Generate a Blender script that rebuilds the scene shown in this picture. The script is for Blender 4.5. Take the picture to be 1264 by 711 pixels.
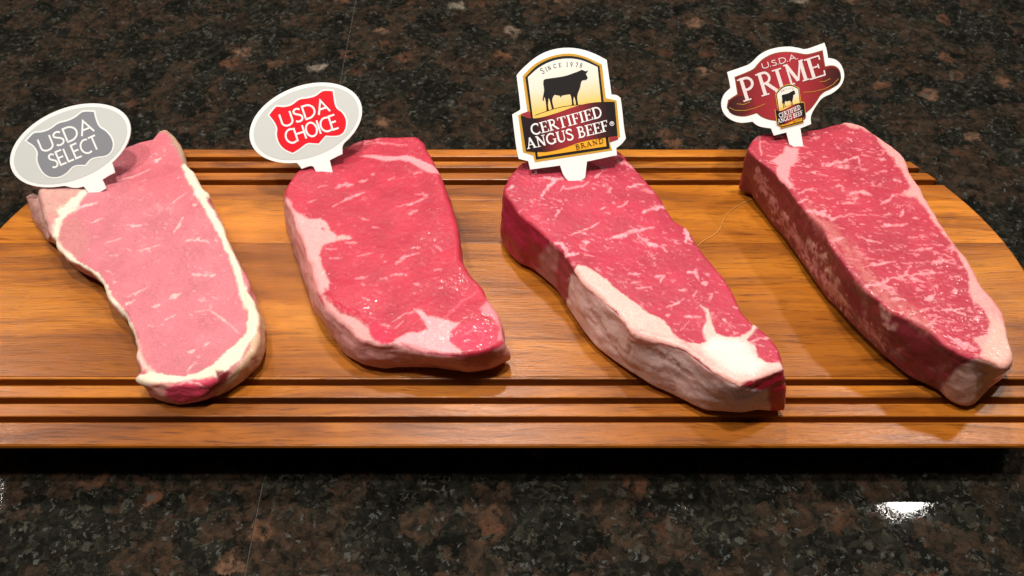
import bpy, math
import numpy as np
from mathutils import Vector
R = math.radians
scene = bpy.context.scene
for o in list(bpy.data.objects): bpy.data.objects.remove(o)

# ------------------------------------------------------------------ camera
F = 1095.0; CX, CY = 632.0, 355.5; PITCH = R(51.0)
ZT = 0.037                       # board top above the counter (counter z = 0)
CAMZ = ZT + 0.45
cd = bpy.data.cameras.new('camera'); cam = bpy.data.objects.new('camera', cd)
scene.collection.objects.link(cam); scene.camera = cam
cam.location = (0, 0, CAMZ); cam.rotation_euler = (R(90) - PITCH, 0, 0)
cd.sensor_width = 36; cd.lens = 36 * F / 1264.0
cd.clip_start = 0.01; cd.clip_end = 50
cd.dof.use_dof = True; cd.dof.focus_distance = 0.57; cd.dof.aperture_fstop = 13

# ------------------------------------------------------------------ world, lamps, exposure
w = bpy.data.worlds.new('World'); scene.world = w; w.use_nodes = True
w.node_tree.nodes['Background'].inputs[0].default_value = (1.0, 0.90, 0.78, 1)
w.node_tree.nodes['Background'].inputs[1].default_value = 0.03
scene.view_settings.view_transform = 'Standard'; scene.view_settings.look = 'None'
scene.view_settings.exposure = 0.0; scene.view_settings.gamma = 1.0
scene.view_settings.use_curve_mapping = False
def lamp(name, loc, power, rad, col=(1.0, 0.95, 0.88), target=None, spread=180):
    l = bpy.data.lights.new(name, 'AREA'); l.shape = 'DISK'; l.size = rad * 2
    l.energy = power; l.color = col; l.spread = R(spread)
    o = bpy.data.objects.new(name, l); o.location = loc
    if target: o.rotation_euler = (Vector(target) - Vector(loc)).to_track_quat('-Z', 'Y').to_euler()
    scene.collection.objects.link(o); return o
lamp('ceiling_or_fill_lamp', (-0.06, 1.02, 1.45), 8.0, 0.045, target=(-.02, .4, 0))
lamp('ceiling_or_fill_lamp', (0.93, 0.95, 1.45), 8.0, 0.045, target=(0.2, .4, 0))
lamp('ceiling_or_fill_lamp', (-1.29, 0.95, 1.45), 6.5, 0.045, target=(-0.2, .4, 0))
lamp('ceiling_or_fill_lamp', (0.03, 0.38, 1.50), 14.0, 0.045)
lamp('ceiling_or_fill_lamp', (-0.70, 1.62, 1.40), 1.8, 0.05, target=(-0.1, .4, 0))
lamp('ceiling_or_fill_lamp', (-0.05, 1.72, 1.40), 1.0, 0.05, target=(-0.1, .4, 0))
lamp('ceiling_or_fill_lamp', (-0.36, 0.20, 1.50), 10.0, 0.06, target=(0, .4, 0))  # unseen fill lamp, added to brighten the steak sides and signs

# ------------------------------------------------------------------ geometry of the view: pixel -> plane z
FWD = np.array([0, math.cos(PITCH), -math.sin(PITCH)]); UP = np.array([0, math.sin(PITCH), math.cos(PITCH)])
CAM = np.array([0, 0, CAMZ])
def rays(p):
    p = np.atleast_2d(np.asarray(p, float))
    return (p[:, :1] - CX) * np.array([[1., 0, 0]]) + (CY - p[:, 1:2]) * UP + F * FWD
def on_z(p, z):
    d = rays(p); t = (z - CAMZ) / d[:, 2]
    return CAM + d * t[:, None]
def on_plane(p, q, n):
    d = rays(p); t = ((q - CAM) @ n) / (d @ n)
    return CAM + d * t[:, None]
def to_px(P):
    v = P - CAM; dz = v @ FWD
    return np.stack([CX + F * v[:, 0] / dz, CY - F * (v @ UP) / dz], 1)
def row_y(row, z=ZT): return float(on_z([(CX, row)], z)[0, 1])

# ------------------------------------------------------------------ helpers
def srgb(r, g, b):
    f = lambda c: c / 12.92 if c <= 0.04045 else ((c + 0.055) / 1.055) ** 2.4
    return np.array([f(r / 255), f(g / 255), f(b / 255)])
def link(o): scene.collection.objects.link(o); return o
def tag(o, label=None, cat=None, group=None, kind=None):
    if label: o['label'] = label
    if cat: o['category'] = cat
    if group: o['group'] = group
    if kind: o['kind'] = kind
    return o
def empty(name, loc=(0, 0, 0)):
    o = bpy.data.objects.new(name, None); o.location = loc; o.empty_display_size = .02
    return link(o)
def mesh_obj(name, verts, faces, m, parent=None, smooth=False):
    me = bpy.data.meshes.new(name); me.from_pydata([tuple(map(float, v)) for v in verts], [], [tuple(int(i) for i in f) for f in faces])
    me.update(); me.materials.append(m)
    if smooth: me.polygons.foreach_set('use_smooth', [True] * len(me.polygons))
    o = bpy.data.objects.new(name, me); link(o)
    if parent:
        o.parent = parent; o.matrix_parent_inverse = parent.matrix_basis.inverted()
    return o
def hash3(ix, iy, iz, seed):
    h = (ix.astype(np.int64) * 374761393 + iy.astype(np.int64) * 668265263 + iz.astype(np.int64) * 2147483647 + seed * 974634777) & 0xffffffff
    h = ((h ^ (h >> 13)) * 1274126177) & 0xffffffff
    h = ((h ^ (h >> 16)) * 2246822519) & 0xffffffff
    return ((h ^ (h >> 15)) & 0xffffff) / float(0xffffff) * 2 - 1
def vnoise(x, y, z=None, seed=0):
    x = np.asarray(x, float); y = np.asarray(y, float); z = np.zeros_like(x) if z is None else np.asarray(z, float)
    x0, y0, z0 = np.floor(x), np.floor(y), np.floor(z); fx, fy, fz = x - x0, y - y0, z - z0
    fx = fx * fx * fx * (fx * (fx * 6 - 15) + 10); fy = fy * fy * fy * (fy * (fy * 6 - 15) + 10); fz = fz * fz * fz * (fz * (fz * 6 - 15) + 10)
    r = 0
    for dx in (0, 1):
        for dy in (0, 1):
            for dz in (0, 1):
                r = r + hash3(x0 + dx, y0 + dy, z0 + dz, seed) * (fx if dx else 1 - fx) * (fy if dy else 1 - fy) * (fz if dz else 1 - fz)
    return r
def fbm(x, y, z=None, seed=0, o=3):
    s = 0; a = 1; n = 0
    z = np.zeros_like(x) if z is None else z
    for k in range(o):
        s = s + a * vnoise(x * 2 ** k, y * 2 ** k, z * 2 ** k, seed + 17 * k); n += a; a *= .5
    return s / n
def sstep(a, b, x):
    t = np.clip((x - a) / (b - a), 0, 1); return t * t * (3 - 2 * t)
def seg_dist(P, pts, closed=False):
    pts = np.asarray(pts, float); n = len(pts); best = np.full(len(P), 1e9)
    for i in range(n if closed else max(n - 1, 1)):
        a = pts[i]; b = pts[(i + 1) % n]; ab = b - a; L = ab @ ab
        t = np.clip(((P - a) @ ab) / L, 0, 1) if L > 1e-12 else np.zeros(len(P))
        d = P - a - t[:, None] * ab; best = np.minimum(best, (d * d).sum(1))
    return np.sqrt(best)
def poly_sd(P, pts):
    pts = np.asarray(pts, float); d = seg_dist(P, pts, True); ins = np.zeros(len(P), bool); n = len(pts)
    for i in range(n):
        a = pts[i]; b = pts[(i + 1) % n]
        c = ((a[1] > P[:, 1]) != (b[1] > P[:, 1]))
        with np.errstate(divide='ignore', invalid='ignore'):
            xi = (b[0] - a[0]) * (P[:, 1] - a[1]) / (b[1] - a[1]) + a[0]
        ins ^= c & (P[:, 0] < xi)
    return np.where(ins, -d, d)

# ------------------------------------------------------------------ node helpers / materials
def mat(name):
    m = bpy.data.materials.new(name); m.use_nodes = True; nt = m.node_tree
    return m, nt, nt.nodes['Principled BSDF'], nt.links
def node(nt, t, **kw):
    n = nt.nodes.new(t)
    for k, v in kw.items():
        if k.startswith('i_'):
            key = k[2:].replace('_', ' '); n.inputs[int(key) if key.isdigit() else key].default_value = v
        else: setattr(n, k, v)
    return n
def ramp(nt, stops, interp='LINEAR'):
    n = nt.nodes.new('ShaderNodeValToRGB'); cr = n.color_ramp; cr.interpolation = interp
    while len(cr.elements) < len(stops): cr.elements.new(.5)
    for e, (p, c) in zip(cr.elements, stops): e.position = p; e.color = (*c[:3], 1)
    return n
def mixc(nt, L, fac, a, b, blend='MIX'):
    n = nt.nodes.new('ShaderNodeMix'); n.data_type = 'RGBA'; n.blend_type = blend
    for sock, v in ((n.inputs[0], fac), (n.inputs[6], a), (n.inputs[7], b)):
        if hasattr(v, 'is_output'): L.new(v, sock)
        elif isinstance(v, (int, float)): sock.default_value = v
        else: sock.default_value = (*v[:3], 1)
    return n.outputs[2]
def plain(name, col, rough=.5, **kw):
    m, nt, b, L = mat(name); b.inputs['Base Color'].default_value = (*col, 1); b.inputs['Roughness'].default_value = rough
    for k, v in kw.items(): b.inputs[k.replace('_', ' ')].default_value = v
    return m

def granite_mat():
    m, nt, b, L = mat('granite')
    tc = node(nt, 'ShaderNodeTexCoord'); co = tc.outputs['Object']
    def warped(src, scale, amp, det=4.0):
        wn = node(nt, 'ShaderNodeTexNoise', i_Scale=scale, i_Detail=det, i_Roughness=.65); L.new(src, wn.inputs['Vector'])
        sub = node(nt, 'ShaderNodeVectorMath', operation='SUBTRACT'); L.new(wn.outputs['Color'], sub.inputs[0]); sub.inputs[1].default_value = (.5, .5, .5)
        sc = node(nt, 'ShaderNodeVectorMath', operation='SCALE'); L.new(sub.outputs[0], sc.inputs[0]); sc.inputs['Scale'].default_value = amp
        wc = node(nt, 'ShaderNodeVectorMath', operation='ADD'); L.new(src, wc.inputs[0]); L.new(sc.outputs[0], wc.inputs[1]); return wc.outputs[0]
    w1 = warped(co, 90.0, .020, 6.0); w2 = warped(co, 30.0, .05, 6.0)
    def vor(src, scale):
        v = node(nt, 'ShaderNodeTexVoronoi', i_Scale=scale); L.new(src, v.inputs['Vector']); s = node(nt, 'ShaderNodeSeparateColor'); L.new(v.outputs['Color'], s.inputs[0]); return v, s
    def noi(src, scale, det=5.0, rough=.65):
        n = node(nt, 'ShaderNodeTexNoise', i_Scale=scale, i_Detail=det, i_Roughness=rough); L.new(src, n.inputs['Vector']); return n.outputs[0]
    def mul(a, b_):
        n = node(nt, 'ShaderNodeMath', operation='MULTIPLY'); L.new(a, n.inputs[0]); L.new(b_, n.inputs[1]); return n.outputs[0]
    _, sm = vor(w1, 340.0)
    base = ramp(nt, [(0, (.006, .0058, .0046)), (.45, (.0095, .0092, .0072)), (.72, (.0150, .0143, .0110)), (.92, (.025, .0228, .0172)), (1, (.046, .043, .034))]); L.new(sm.outputs[0], base.inputs[0])
    lowf = noi(w2, 36.0, 3.0)
    lr = ramp(nt, [(.35, (.55, .55, .55)), (.62, (1.25, 1.25, 1.2))]); L.new(lowf, lr.inputs[0])
    c = mixc(nt, L, 1.0, base.outputs[0], lr.outputs[0], 'MULTIPLY')
    # brown feldspar, patches of 15-40 mm broken up by darker grains
    big, bs = vor(w2, 44.0)
    bm = ramp(nt, [(.44, (0, 0, 0)), (.52, (1, 1, 1))]); L.new(bs.outputs[1], bm.inputs[0])
    bn = noi(w1, 120.0, 7.0, .72)
    bnr = ramp(nt, [(.40, (0, 0, 0)), (.60, (1, 1, 1))]); L.new(bn, bnr.inputs[0])
    brown = ramp(nt, [(0, (.014, .0105, .0075)), (.45, (.030, .0190, .0125)), (.72, (.056, .0325, .0205)), (1, (.110, .064, .040))]); L.new(bn, brown.inputs[0])
    c = mixc(nt, L, mul(bm.outputs[0], bnr.outputs[0]), c, brown.outputs[0])
    # scattered tan-orange crystals
    md, ms = vor(w1, 58.0)
    mm = ramp(nt, [(.93, (0, 0, 0)), (.96, (1, 1, 1))]); L.new(ms.outputs[2], mm.inputs[0])
    md_r = ramp(nt, [(.30, (1, 1, 1)), (.55, (0, 0, 0))]); L.new(md.outputs['Distance'], md_r.inputs[0])
    tan = ramp(nt, [(0, (.055, .026, .015)), (.6, (.12, .055, .030)), (.9, (.17, .095, .06)), (1, (.22, .18, .14))]); L.new(ms.outputs[0], tan.inputs[0])
    c = mixc(nt, L, mul(mul(mm.outputs[0], md_r.outputs[0]), bnr.outputs[0]), c, tan.outputs[0])
    # silvery specks
    _, sp = vor(w1, 480.0); spr = ramp(nt, [(.972, (0, 0, 0)), (.985, (1, 1, 1))]); L.new(sp.outputs[1], spr.inputs[0])
    c = mixc(nt, L, spr.outputs[0], c, (.06, .06, .055))
    L.new(c, b.inputs['Base Color'])
    rr = ramp(nt, [(.2, (.02, .02, .02)), (.92, (.035, .035, .035)), (1, (.075, .075, .075))]); L.new(sm.outputs[1], rr.inputs[0]); L.new(rr.outputs[0], b.inputs['Roughness'])
    sl = ramp(nt, [(.0, (.12, .12, .12)), (.5, (.34, .34, .34)), (1, (.5, .5, .5))]); L.new(sm.outputs[2], sl.inputs[0]); L.new(sl.outputs[0], b.inputs['Specular IOR Level'])
    bp = node(nt, 'ShaderNodeBump', i_Strength=.009, i_Distance=.0006); L.new(sm.outputs[0], bp.inputs['Height']); L.new(bp.outputs[0], b.inputs['Normal'])
    return m

def wood_mat():
    m, nt, b, L = mat('acacia_wood')
    tc = node(nt, 'ShaderNodeTexCoord'); oi = node(nt, 'ShaderNodeObjectInfo')
    off = node(nt, 'ShaderNodeCombineXYZ'); L.new(oi.outputs['Random'], off.inputs[2]); L.new(oi.outputs['Random'], off.inputs[0])
    sc = node(nt, 'ShaderNodeVectorMath', operation='SCALE'); L.new(off.outputs[0], sc.inputs[0]); sc.inputs['Scale'].default_value = 3.7
    ad = node(nt, 'ShaderNodeVectorMath', operation='ADD'); L.new(tc.outputs['Object'], ad.inputs[0]); L.new(sc.outputs[0], ad.inputs[1])
    def stretched(sx, sy, scale, det, rough=.6, dist=0):
        mp = node(nt, 'ShaderNodeMapping'); mp.inputs['Scale'].default_value = (sx, sy, sy); L.new(ad.outputs[0], mp.inputs['Vector'])
        n = node(nt, 'ShaderNodeTexNoise', i_Scale=scale, i_Detail=det, i_Roughness=rough, i_Distortion=dist); L.new(mp.outputs[0], n.inputs['Vector']); return n.outputs[0]
    wv = node(nt, 'ShaderNodeTexNoise', i_Scale=9.0, i_Detail=2.0); L.new(ad.outputs[0], wv.inputs['Vector'])
    wo = node(nt, 'ShaderNodeVectorMath', operation='SCALE'); L.new(wv.outputs['Color'], wo.inputs[0]); wo.inputs['Scale'].default_value = .012
    ad2 = node(nt, 'ShaderNodeVectorMath', operation='ADD'); L.new(ad.outputs[0], ad2.inputs[0]); L.new(wo.outputs[0], ad2.inputs[1]); ad = ad2
    broad = stretched(2.2, 12, 1.6, 3, .5, .8)
    band = stretched(3.0, 75, 1.5, 6, .7, .6)
    pore = stretched(30, 560, 1.5, 3, .7)
    vein = stretched(2.6, 38, 1.7, 4, .6, 1.2)
    r1 = ramp(nt, [(.26, (.13, .036, .004)), (.44, (.27, .082, .008)), (.58, (.39, .128, .012)), (.74, (.50, .192, .022))]); L.new(broad, r1.inputs[0])
    r2 = ramp(nt, [(.28, (.30, .23, .18)), (.46, (.86, .83, .80)), (.60, (1.12, 1.13, 1.1))]); L.new(band, r2.inputs[0])
    c = mixc(nt, L, .68, r1.outputs[0], r2.outputs[0], 'MULTIPLY')
    r4 = ramp(nt, [(.30, (.36, .27, .22)), (.40, (.82, .78, .74)), (.50, (1, 1, 1))]); L.new(vein, r4.inputs[0])
    c = mixc(nt, L, .95, c, r4.outputs[0], 'MULTIPLY')
    r3 = ramp(nt, [(.30, (.22, .15, .10)), (.45, (1, 1, 1))]); L.new(pore, r3.inputs[0])
    c = mixc(nt, L, .75, c, r3.outputs[0], 'MULTIPLY')
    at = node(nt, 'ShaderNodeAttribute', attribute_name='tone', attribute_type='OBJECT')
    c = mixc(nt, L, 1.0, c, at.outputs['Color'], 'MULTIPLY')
    L.new(c, b.inputs['Base Color'])
    rr = ramp(nt, [(.3, (.34, .34, .34)), (.7, (.24, .24, .24))]); L.new(band, rr.inputs[0]); L.new(rr.outputs[0], b.inputs['Roughness'])
    b.inputs['Specular IOR Level'].default_value = .38
    bp = node(nt, 'ShaderNodeBump', i_Strength=.35, i_Distance=.0005); L.new(pore, bp.inputs['Height'])
    bp2 = node(nt, 'ShaderNodeBump', i_Strength=.10, i_Distance=.0010); L.new(band, bp2.inputs['Height']); L.new(bp.outputs[0], bp2.inputs['Normal'])
    L.new(bp2.outputs[0], b.inputs['Normal'])
    return m

def flesh_mat(name, rough, coat, sss, bump=1.0):
    m, nt, b, L = mat(name)
    at = node(nt, 'ShaderNodeAttribute', attribute_name='Col')
    tc = node(nt, 'ShaderNodeTexCoord')
    n1 = node(nt, 'ShaderNodeTexNoise', i_Scale=900.0, i_Detail=4.0, i_Roughness=.6); L.new(tc.outputs['Object'], n1.inputs['Vector'])
    n2 = node(nt, 'ShaderNodeTexNoise', i_Scale=260.0, i_Detail=5.0, i_Roughness=.6); L.new(tc.outputs['Object'], n2.inputs['Vector'])
    r = ramp(nt, [(.3, (.80, .78, .78)), (.7, (1.13, 1.15, 1.15))]); L.new(n1.outputs[0], r.inputs[0])
    c = mixc(nt, L, .8, at.outputs['Color'], r.outputs[0], 'MULTIPLY')
    L.new(c, b.inputs['Base Color'])
    b.inputs['Roughness'].default_value = rough
    b.inputs['Specular IOR Level'].default_value = .30
    b.inputs['Coat Weight'].default_value = coat; b.inputs['Coat Roughness'].default_value = .09
    b.inputs['Subsurface Weight'].default_value = sss; b.inputs['Subsurface Radius'].default_value = (1.0, .55, .45) if sss > .4 else (1.0, .35, .25); b.inputs['Subsurface Scale'].default_value = .006 if sss > .4 else .0025
    bp = node(nt, 'ShaderNodeBump', i_Strength=.30 * bump, i_Distance=.0005); L.new(n1.outputs[0], bp.inputs['Height'])
    bp2 = node(nt, 'ShaderNodeBump', i_Strength=.26 * bump, i_Distance=.0012); L.new(n2.outputs[0], bp2.inputs['Height']); L.new(bp.outputs[0], bp2.inputs['Normal'])
    L.new(bp2.outputs[0], b.inputs['Normal'])
    return m
GRANITE = granite_mat(); WOOD = wood_mat()
LEAN = flesh_mat('lean_beef', .46, .13, .20); FAT = flesh_mat('beef_fat', .50, .08, .55, .40)

# ------------------------------------------------------------------ countertop of granite tiles
top = empty('countertop'); top['kind'] = 'structure'
def box(x0, x1, y0, y1, z0, z1, bev=.0):
    v = []; f = []
    if bev <= 0:
        v = [(x, y, z) for z in (z0, z1) for y in (y0, y1) for x in (x0, x1)]
        f = [(0, 2, 3, 1), (4, 5, 7, 6), (0, 1, 5, 4), (1, 3, 7, 5), (3, 2, 6, 7), (2, 0, 4, 6)]
        return v, f
    rings = [(0, z0), (0, z1 - bev), (bev * .3, z1 - bev * .3), (bev, z1)]
    for ins, z in rings: v += [(x0 + ins, y0 + ins, z), (x1 - ins, y0 + ins, z), (x1 - ins, y1 - ins, z), (x0 + ins, y1 - ins, z)]
    for k in range(3):
        for i in range(4): f.append((k * 4 + i, k * 4 + (i + 1) % 4, k * 4 + 4 + (i + 1) % 4, k * 4 + 4 + i))
    f += [(3, 2, 1, 0), (12, 13, 14, 15)]
    return v, f
SEAMX = float(on_z([(325, 590)], 0)[0, 0]); TS = .61
mesh_obj('grout_bed', *box(SEAMX - 2.2, SEAMX + 2.2, -.75, 2.2, -.04, -.0016), plain('grout', (.14, .13, .11), .8), top)
for i in range(-3, 3):
    for j in range(-1, 3):
        x0 = SEAMX + i * TS; y0 = .15 + j * TS
        mesh_obj('granite_tile', *box(x0 + .0003, x0 + TS - .0003, y0 + .0003, y0 + TS - .0003, -.012, 0, .0004), GRANITE, top)

# ------------------------------------------------------------------ cutting board
bx, by = -.011, .365
board = empty('cutting_board', (bx, by, 0))
tag(board, 'long brown wooden cutting board with bowed ends and grooved edges under the four steaks', 'cutting board')
def end_x(y): return .352 - 3.24 * (y - .365) ** 2
YF, YB = row_y(551), row_y(183.5); ZB = .008
# grooves as (near row, far row)
front_g = [(475.5, 468), (498, 490.7), (521, 514)]
back_g = [(199, 193.3), (213, 206.9), (228, 221.8)]
GD = .012
def plank(name, y0, y1, tone, grooves=(), e0=0.0006, e1=0.0006):
    prof = []                                             # top profile from front to back
    ys = [y0 + e0, ]
    pts = [(y0, ZT - e0), (y0 + e0 * .35, ZT - e0 * .3), (y0 + e0, ZT)]
    for (rn, rf) in sorted(grooves, key=lambda g: row_y(g[0])):
        a, b = row_y(rn), row_y(rf); c = .0007
        pts += [(a - c, ZT), (a - c * .3, ZT - c * .3), (a, ZT - c), (a, ZT - GD), (b, ZT - GD), (b, ZT - c), (b + c * .3, ZT - c * .3), (b + c, ZT)]
    pts += [(y1 - e1, ZT), (y1 - e1 * .35, ZT - e1 * .3), (y1, ZT - e1)]
    # subdivide long flats so the ends follow the bow
    full = []
    for (a, b) in zip(pts[:-1], pts[1:]):
        n = max(1, int(abs(b[0] - a[0]) / .008))
        full += [(a[0] + (b[0] - a[0]) * k / n, a[1] + (b[1] - a[1]) * k / n) for k in range(n)]
    full.append(pts[-1]); n = len(full); EB = .0015
    cols = [(-1, 0, 1), (-1, EB * .3, .3), (-1, EB, 0), (1, EB, 0), (1, EB * .3, .3), (1, 0, 1)]
    v = []; f = []
    for s, ins, dz in cols:
        for (y, z) in full: v.append((bx + s * (end_x(y) - ins), y, z - EB * dz))
    for k in range(len(cols) - 1):
        for i in range(n - 1): f.append((k * n + i, (k + 1) * n + i, (k + 1) * n + i + 1, k * n + i + 1))
    nb = len(v)
    for s in (-1, 1):
        for (y, z) in full:
            yy = y + .016 * max(0, 1 - (y - y0) / .02) if e0 > .001 else y
            yy = yy - .016 * max(0, 1 - (y1 - y) / .02) if e1 > .001 else yy
            v.append((bx + s * (end_x(y) - .018), yy, ZB))
    for i in range(n - 1):
        f.append((i, i + 1, nb + i + 1, nb + i)); f.append(((5) * n + i + 1, 5 * n + i, nb + n + i, nb + n + i + 1))
        f.append((nb + i, nb + i + 1, nb + n + i + 1, nb + n + i))
    f.append([k * n for k in range(6)][::-1] + [nb, nb + n]); f.append([k * n + n - 1 for k in range(6)] + [nb + 2 * n - 1, nb + n - 1])
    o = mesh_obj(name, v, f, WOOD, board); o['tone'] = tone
    return o
Y1, Y2, Y3 = row_y(465), row_y(300), row_y(247)
plank('plank', YF, Y1, (1.12, 1.08, 1.0), front_g, e0=.0016, e1=.0003)
plank('plank', Y1 + .0001, Y2, (1.08, 1.05, 1.0), e0=.0003, e1=.0003)
plank('plank', Y2 + .0001, Y3, (1.5, 1.55, 1.45), e0=.0003, e1=.0003)  # golden stave, with a bright reflected band painted into its tone
plank('plank', Y3 + .0001, YB, (1.2, 1.15, 1.1), back_g, e0=.0003, e1=.0015)
for sx in (-1, 1):
    for yy in (YF + .06, YB - .06):
        mesh_obj('foot', *box(bx + sx * .235 - .03, bx + sx * .235 + .03, yy - .018, yy + .018, .0002, ZB - .0002, .001), WOOD, board)['tone'] = (.8, .75, .7)

# ------------------------------------------------------------------ steaks
def catmull(P, n):
    P = np.asarray(P, float); m = len(P); out = []
    seg = np.linalg.norm(np.roll(P, -1, 0) - P, axis=1); tot = seg.sum(); cum = np.concatenate([[0], np.cumsum(seg)])
    t = np.arange(n) / n * tot; i = np.clip(np.searchsorted(cum, t, 'right') - 1, 0, m - 1); f = ((t - cum[i]) / seg[i])[:, None]
    p0, p1, p2, p3 = P[(i - 1) % m], P[i], P[(i + 1) % m], P[(i + 2) % m]
    return .5 * (2 * p1 + (p2 - p0) * f + (2 * p0 - 5 * p1 + 4 * p2 - p3) * f ** 2 + (3 * p1 - p0 - 3 * p2 + p3) * f ** 3)
def along(poly, n):
    poly = np.asarray(poly, float); seg = np.linalg.norm(np.diff(poly, axis=0), axis=1); c = np.concatenate([[0], np.cumsum(seg)])
    t = np.linspace(0, c[-1], n); return np.stack([np.interp(t, c, poly[:, k]) for k in range(poly.shape[1])], 1)
def csmooth(A, k):
    ker = np.hanning(2 * k + 3)[1:-1]; ker /= ker.sum()
    ext = np.concatenate([A[-k:], A, A[:k]]); return np.stack([np.convolve(ext[:, c], ker, 'valid') for c in range(A.shape[1])], 1)

def taper(P, pts):
    pts = np.asarray(pts, float); a, b = pts[0], pts[-1]; ab = b - a; t = np.clip(((P - a) @ ab) / (ab @ ab + 1e-9), 0, 1)
    return .30 + .85 * np.sin(np.pi * (.12 + .80 * t)) ** 1.2
def csmooth_open(A, k):
    ker = np.hanning(2 * k + 3)[1:-1]; ker /= ker.sum(); e = np.concatenate([np.repeat(A[:1], k, 0), A, np.repeat(A[-1:], k, 0)])
    return np.stack([np.convolve(e[:, c], ker, 'valid') for c in range(A.shape[1])], 1)
def build_steak(spec, N=1000, K=84, S=46):
    H = spec['H']; r = spec.get('r', .0045); seed = spec['seed']
    T = []; B = []
    for (tp, bp, inset) in spec['segs']:
        n = max(3, int(np.linalg.norm(np.diff(np.asarray(tp, float), axis=0), axis=1).sum() / 9))
        tt = along(tp, n + 1)[:-1]; T3 = on_z(tt, ZT + H)
        if bp is None: B3 = np.concatenate([T3, np.full((len(T3), 1), inset)], 1)
        else: b3 = on_z(along(bp, n + 1)[:-1], ZT + .001); B3 = np.concatenate([b3, np.full((len(T3), 1), 99.)], 1)
        T.append(T3); B.append(B3)
    T = np.concatenate(T); B = np.concatenate(B)
    # outward normals at control points
    def normals(P):
        t = np.roll(P, -1, 0) - np.roll(P, 1, 0); nn = np.stack([t[:, 1], -t[:, 0]], 1); nn /= np.linalg.norm(nn, axis=1)[:, None] + 1e-12
        area = (P[:, 0] * np.roll(P[:, 1], -1) - np.roll(P[:, 0], -1) * P[:, 1]).sum()
        return nn if area > 0 else -nn
    nc = normals(T)
    for i in range(len(T)):
        if B[i, 3] < 50: B[i, :2] = T[i, :2] - nc[i] * B[i, 3]; B[i, 2] = ZT + .001
    TB = catmull(np.concatenate([T, B[:, :3]], 1), N)
    TB = csmooth(TB, 4); T = TB[:, :3]; B = TB[:, 3:6]; B = csmooth(B, 8); B[:, 2] = ZT + .0012
    # ragged edge
    ua = np.arange(N) / N * 2 * np.pi; nn = normals(T); nn = csmooth(nn, 6); nn /= np.linalg.norm(nn, axis=1)[:, None]
    T[:, :2] += nn * (spec.get('rag', .0006) * fbm(np.cos(ua) * 9, np.sin(ua) * 9, seed=seed + 3, o=3))[:, None]
    Mp = on_z(along(csmooth_open(along(spec['mid'], 200), 30), 400), ZT + H)
    d2 = ((T[:, None, :2] - Mp[None, :, :2]) ** 2).sum(2); ti = csmooth(d2.argmin(1)[:, None].astype(float), 40)[:, 0]
    M = np.stack([np.interp(ti, np.arange(400), Mp[:, c]) for c in range(3)], 1)
    # cap rings (from rim inwards)
    s = np.linspace(0, 1, K + 1) ** 1.15
    V = []; ST = []; U = []; NRM = []
    dist = np.linalg.norm(T[:, :2] - M[:, :2], axis=1)
    for k, sk in enumerate(s):
        P = T + (M - T) * sk; d = sk * dist; drop = np.where(d < r, r - np.sqrt(np.maximum(r * r - (r - np.minimum(d, r)) ** 2, 0)), 0)
        P = P.copy(); P[:, 2] = ZT + H - drop
        a = np.clip(1 - d / r, 0, 1) * (np.pi / 2)
        V.append(P); NRM.append(np.stack([nn[:, 0] * np.sin(a), nn[:, 1] * np.sin(a), np.cos(a)], 1)); ST.append(np.clip(1 - d / r, 0, 1) * .5)
    cap = V[::-1]; capN = NRM[::-1]; capS = ST[::-1]
    bul = spec.get('bulge', .0015)
    side = []; sideN = []; sideS = []
    for j in range(1, S + 1):
        t = j / S; base = T * (1 - t) + B * t; P = base.copy(); P[:, 2] = (ZT + H - r) * (1 - t) + (ZT + .0012) * t
        off = bul * math.sin(math.pi * t) - .004 * max(0, (t - .86) / .14) ** 2
        P[:, :2] += nn * off
        side.append(P); sideN.append(np.concatenate([nn, np.zeros((N, 1))], 1)); sideS.append(np.full(N, .5 + .5 * t))
    rows = cap + side; P = np.concatenate(rows); NR = np.concatenate(capN + sideN); SD = np.concatenate(capS + sideS)
    nr = len(rows); ui = np.tile(np.arange(N), nr); tside = np.concatenate([np.zeros(N * len(cap))] + [np.full(N, (j + 1) / S) for j in range(S)])
    # pixel coordinates of the undisplaced surface; surfaces turned away use their rim
    px = to_px(P); view = CAM - P; facing = (NR * view).sum(1) > 0
    rim = to_px(T)[ui]; rimc = to_px(T + (M - T) * .04)[ui]
    q = np.where((SD > .3) & ~facing, 1, 0)[:, None]; px = px * (1 - q) + rimc * q
    # colour
    mm = P * 1000; X, Y, Z = mm[:, 0], mm[:, 1], mm[:, 2] - (ZT * 1000)
    wx = 1.6 * fbm(X / 5, Y / 5, Z / 5, seed + 1) + .7 * vnoise(X / 1.3, Y / 1.3, Z / 1.3, seed + 2); wy = 1.6 * fbm(X / 5, Y / 5, Z / 5, seed + 5) + .7 * vnoise(X / 1.3, Y / 1.3, Z / 1.3, seed + 6)
    Wp = np.stack([wx, wy], 1)
    lean = np.asarray(spec['lean']); tone = fbm(X / 14, Y / 14, Z / 14, seed + 8); ang = spec.get('ang', R(-25))
    ca, sa = math.cos(ang), math.sin(ang); A = X * ca - Y * sa; Bc = X * sa + Y * ca            # plan direction of the grain
    grain = vnoise(A / 7, Bc / .9, Z / .9, seed + 9)
    col = lean[None] * (1 + .20 * tone + .03 * grain)[:, None]
    fat = np.zeros(len(P)); bigfat = np.zeros(len(P)); relief = np.zeros(len(P))
    fatc = np.asarray(spec['marble'])
    # fine marbling
    dens = spec['dens']
    fl = vnoise(A / spec['fl'][0] + .4 * wx, Bc / spec['fl'][1] + .3 * wy, Z / 3, seed + 11) + .55 * vnoise(A / 2.2, Bc / .9, Z / 1.5, seed + 12) + .5 * fbm(X / 16, Y / 16, Z / 16, seed + 13)
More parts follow.
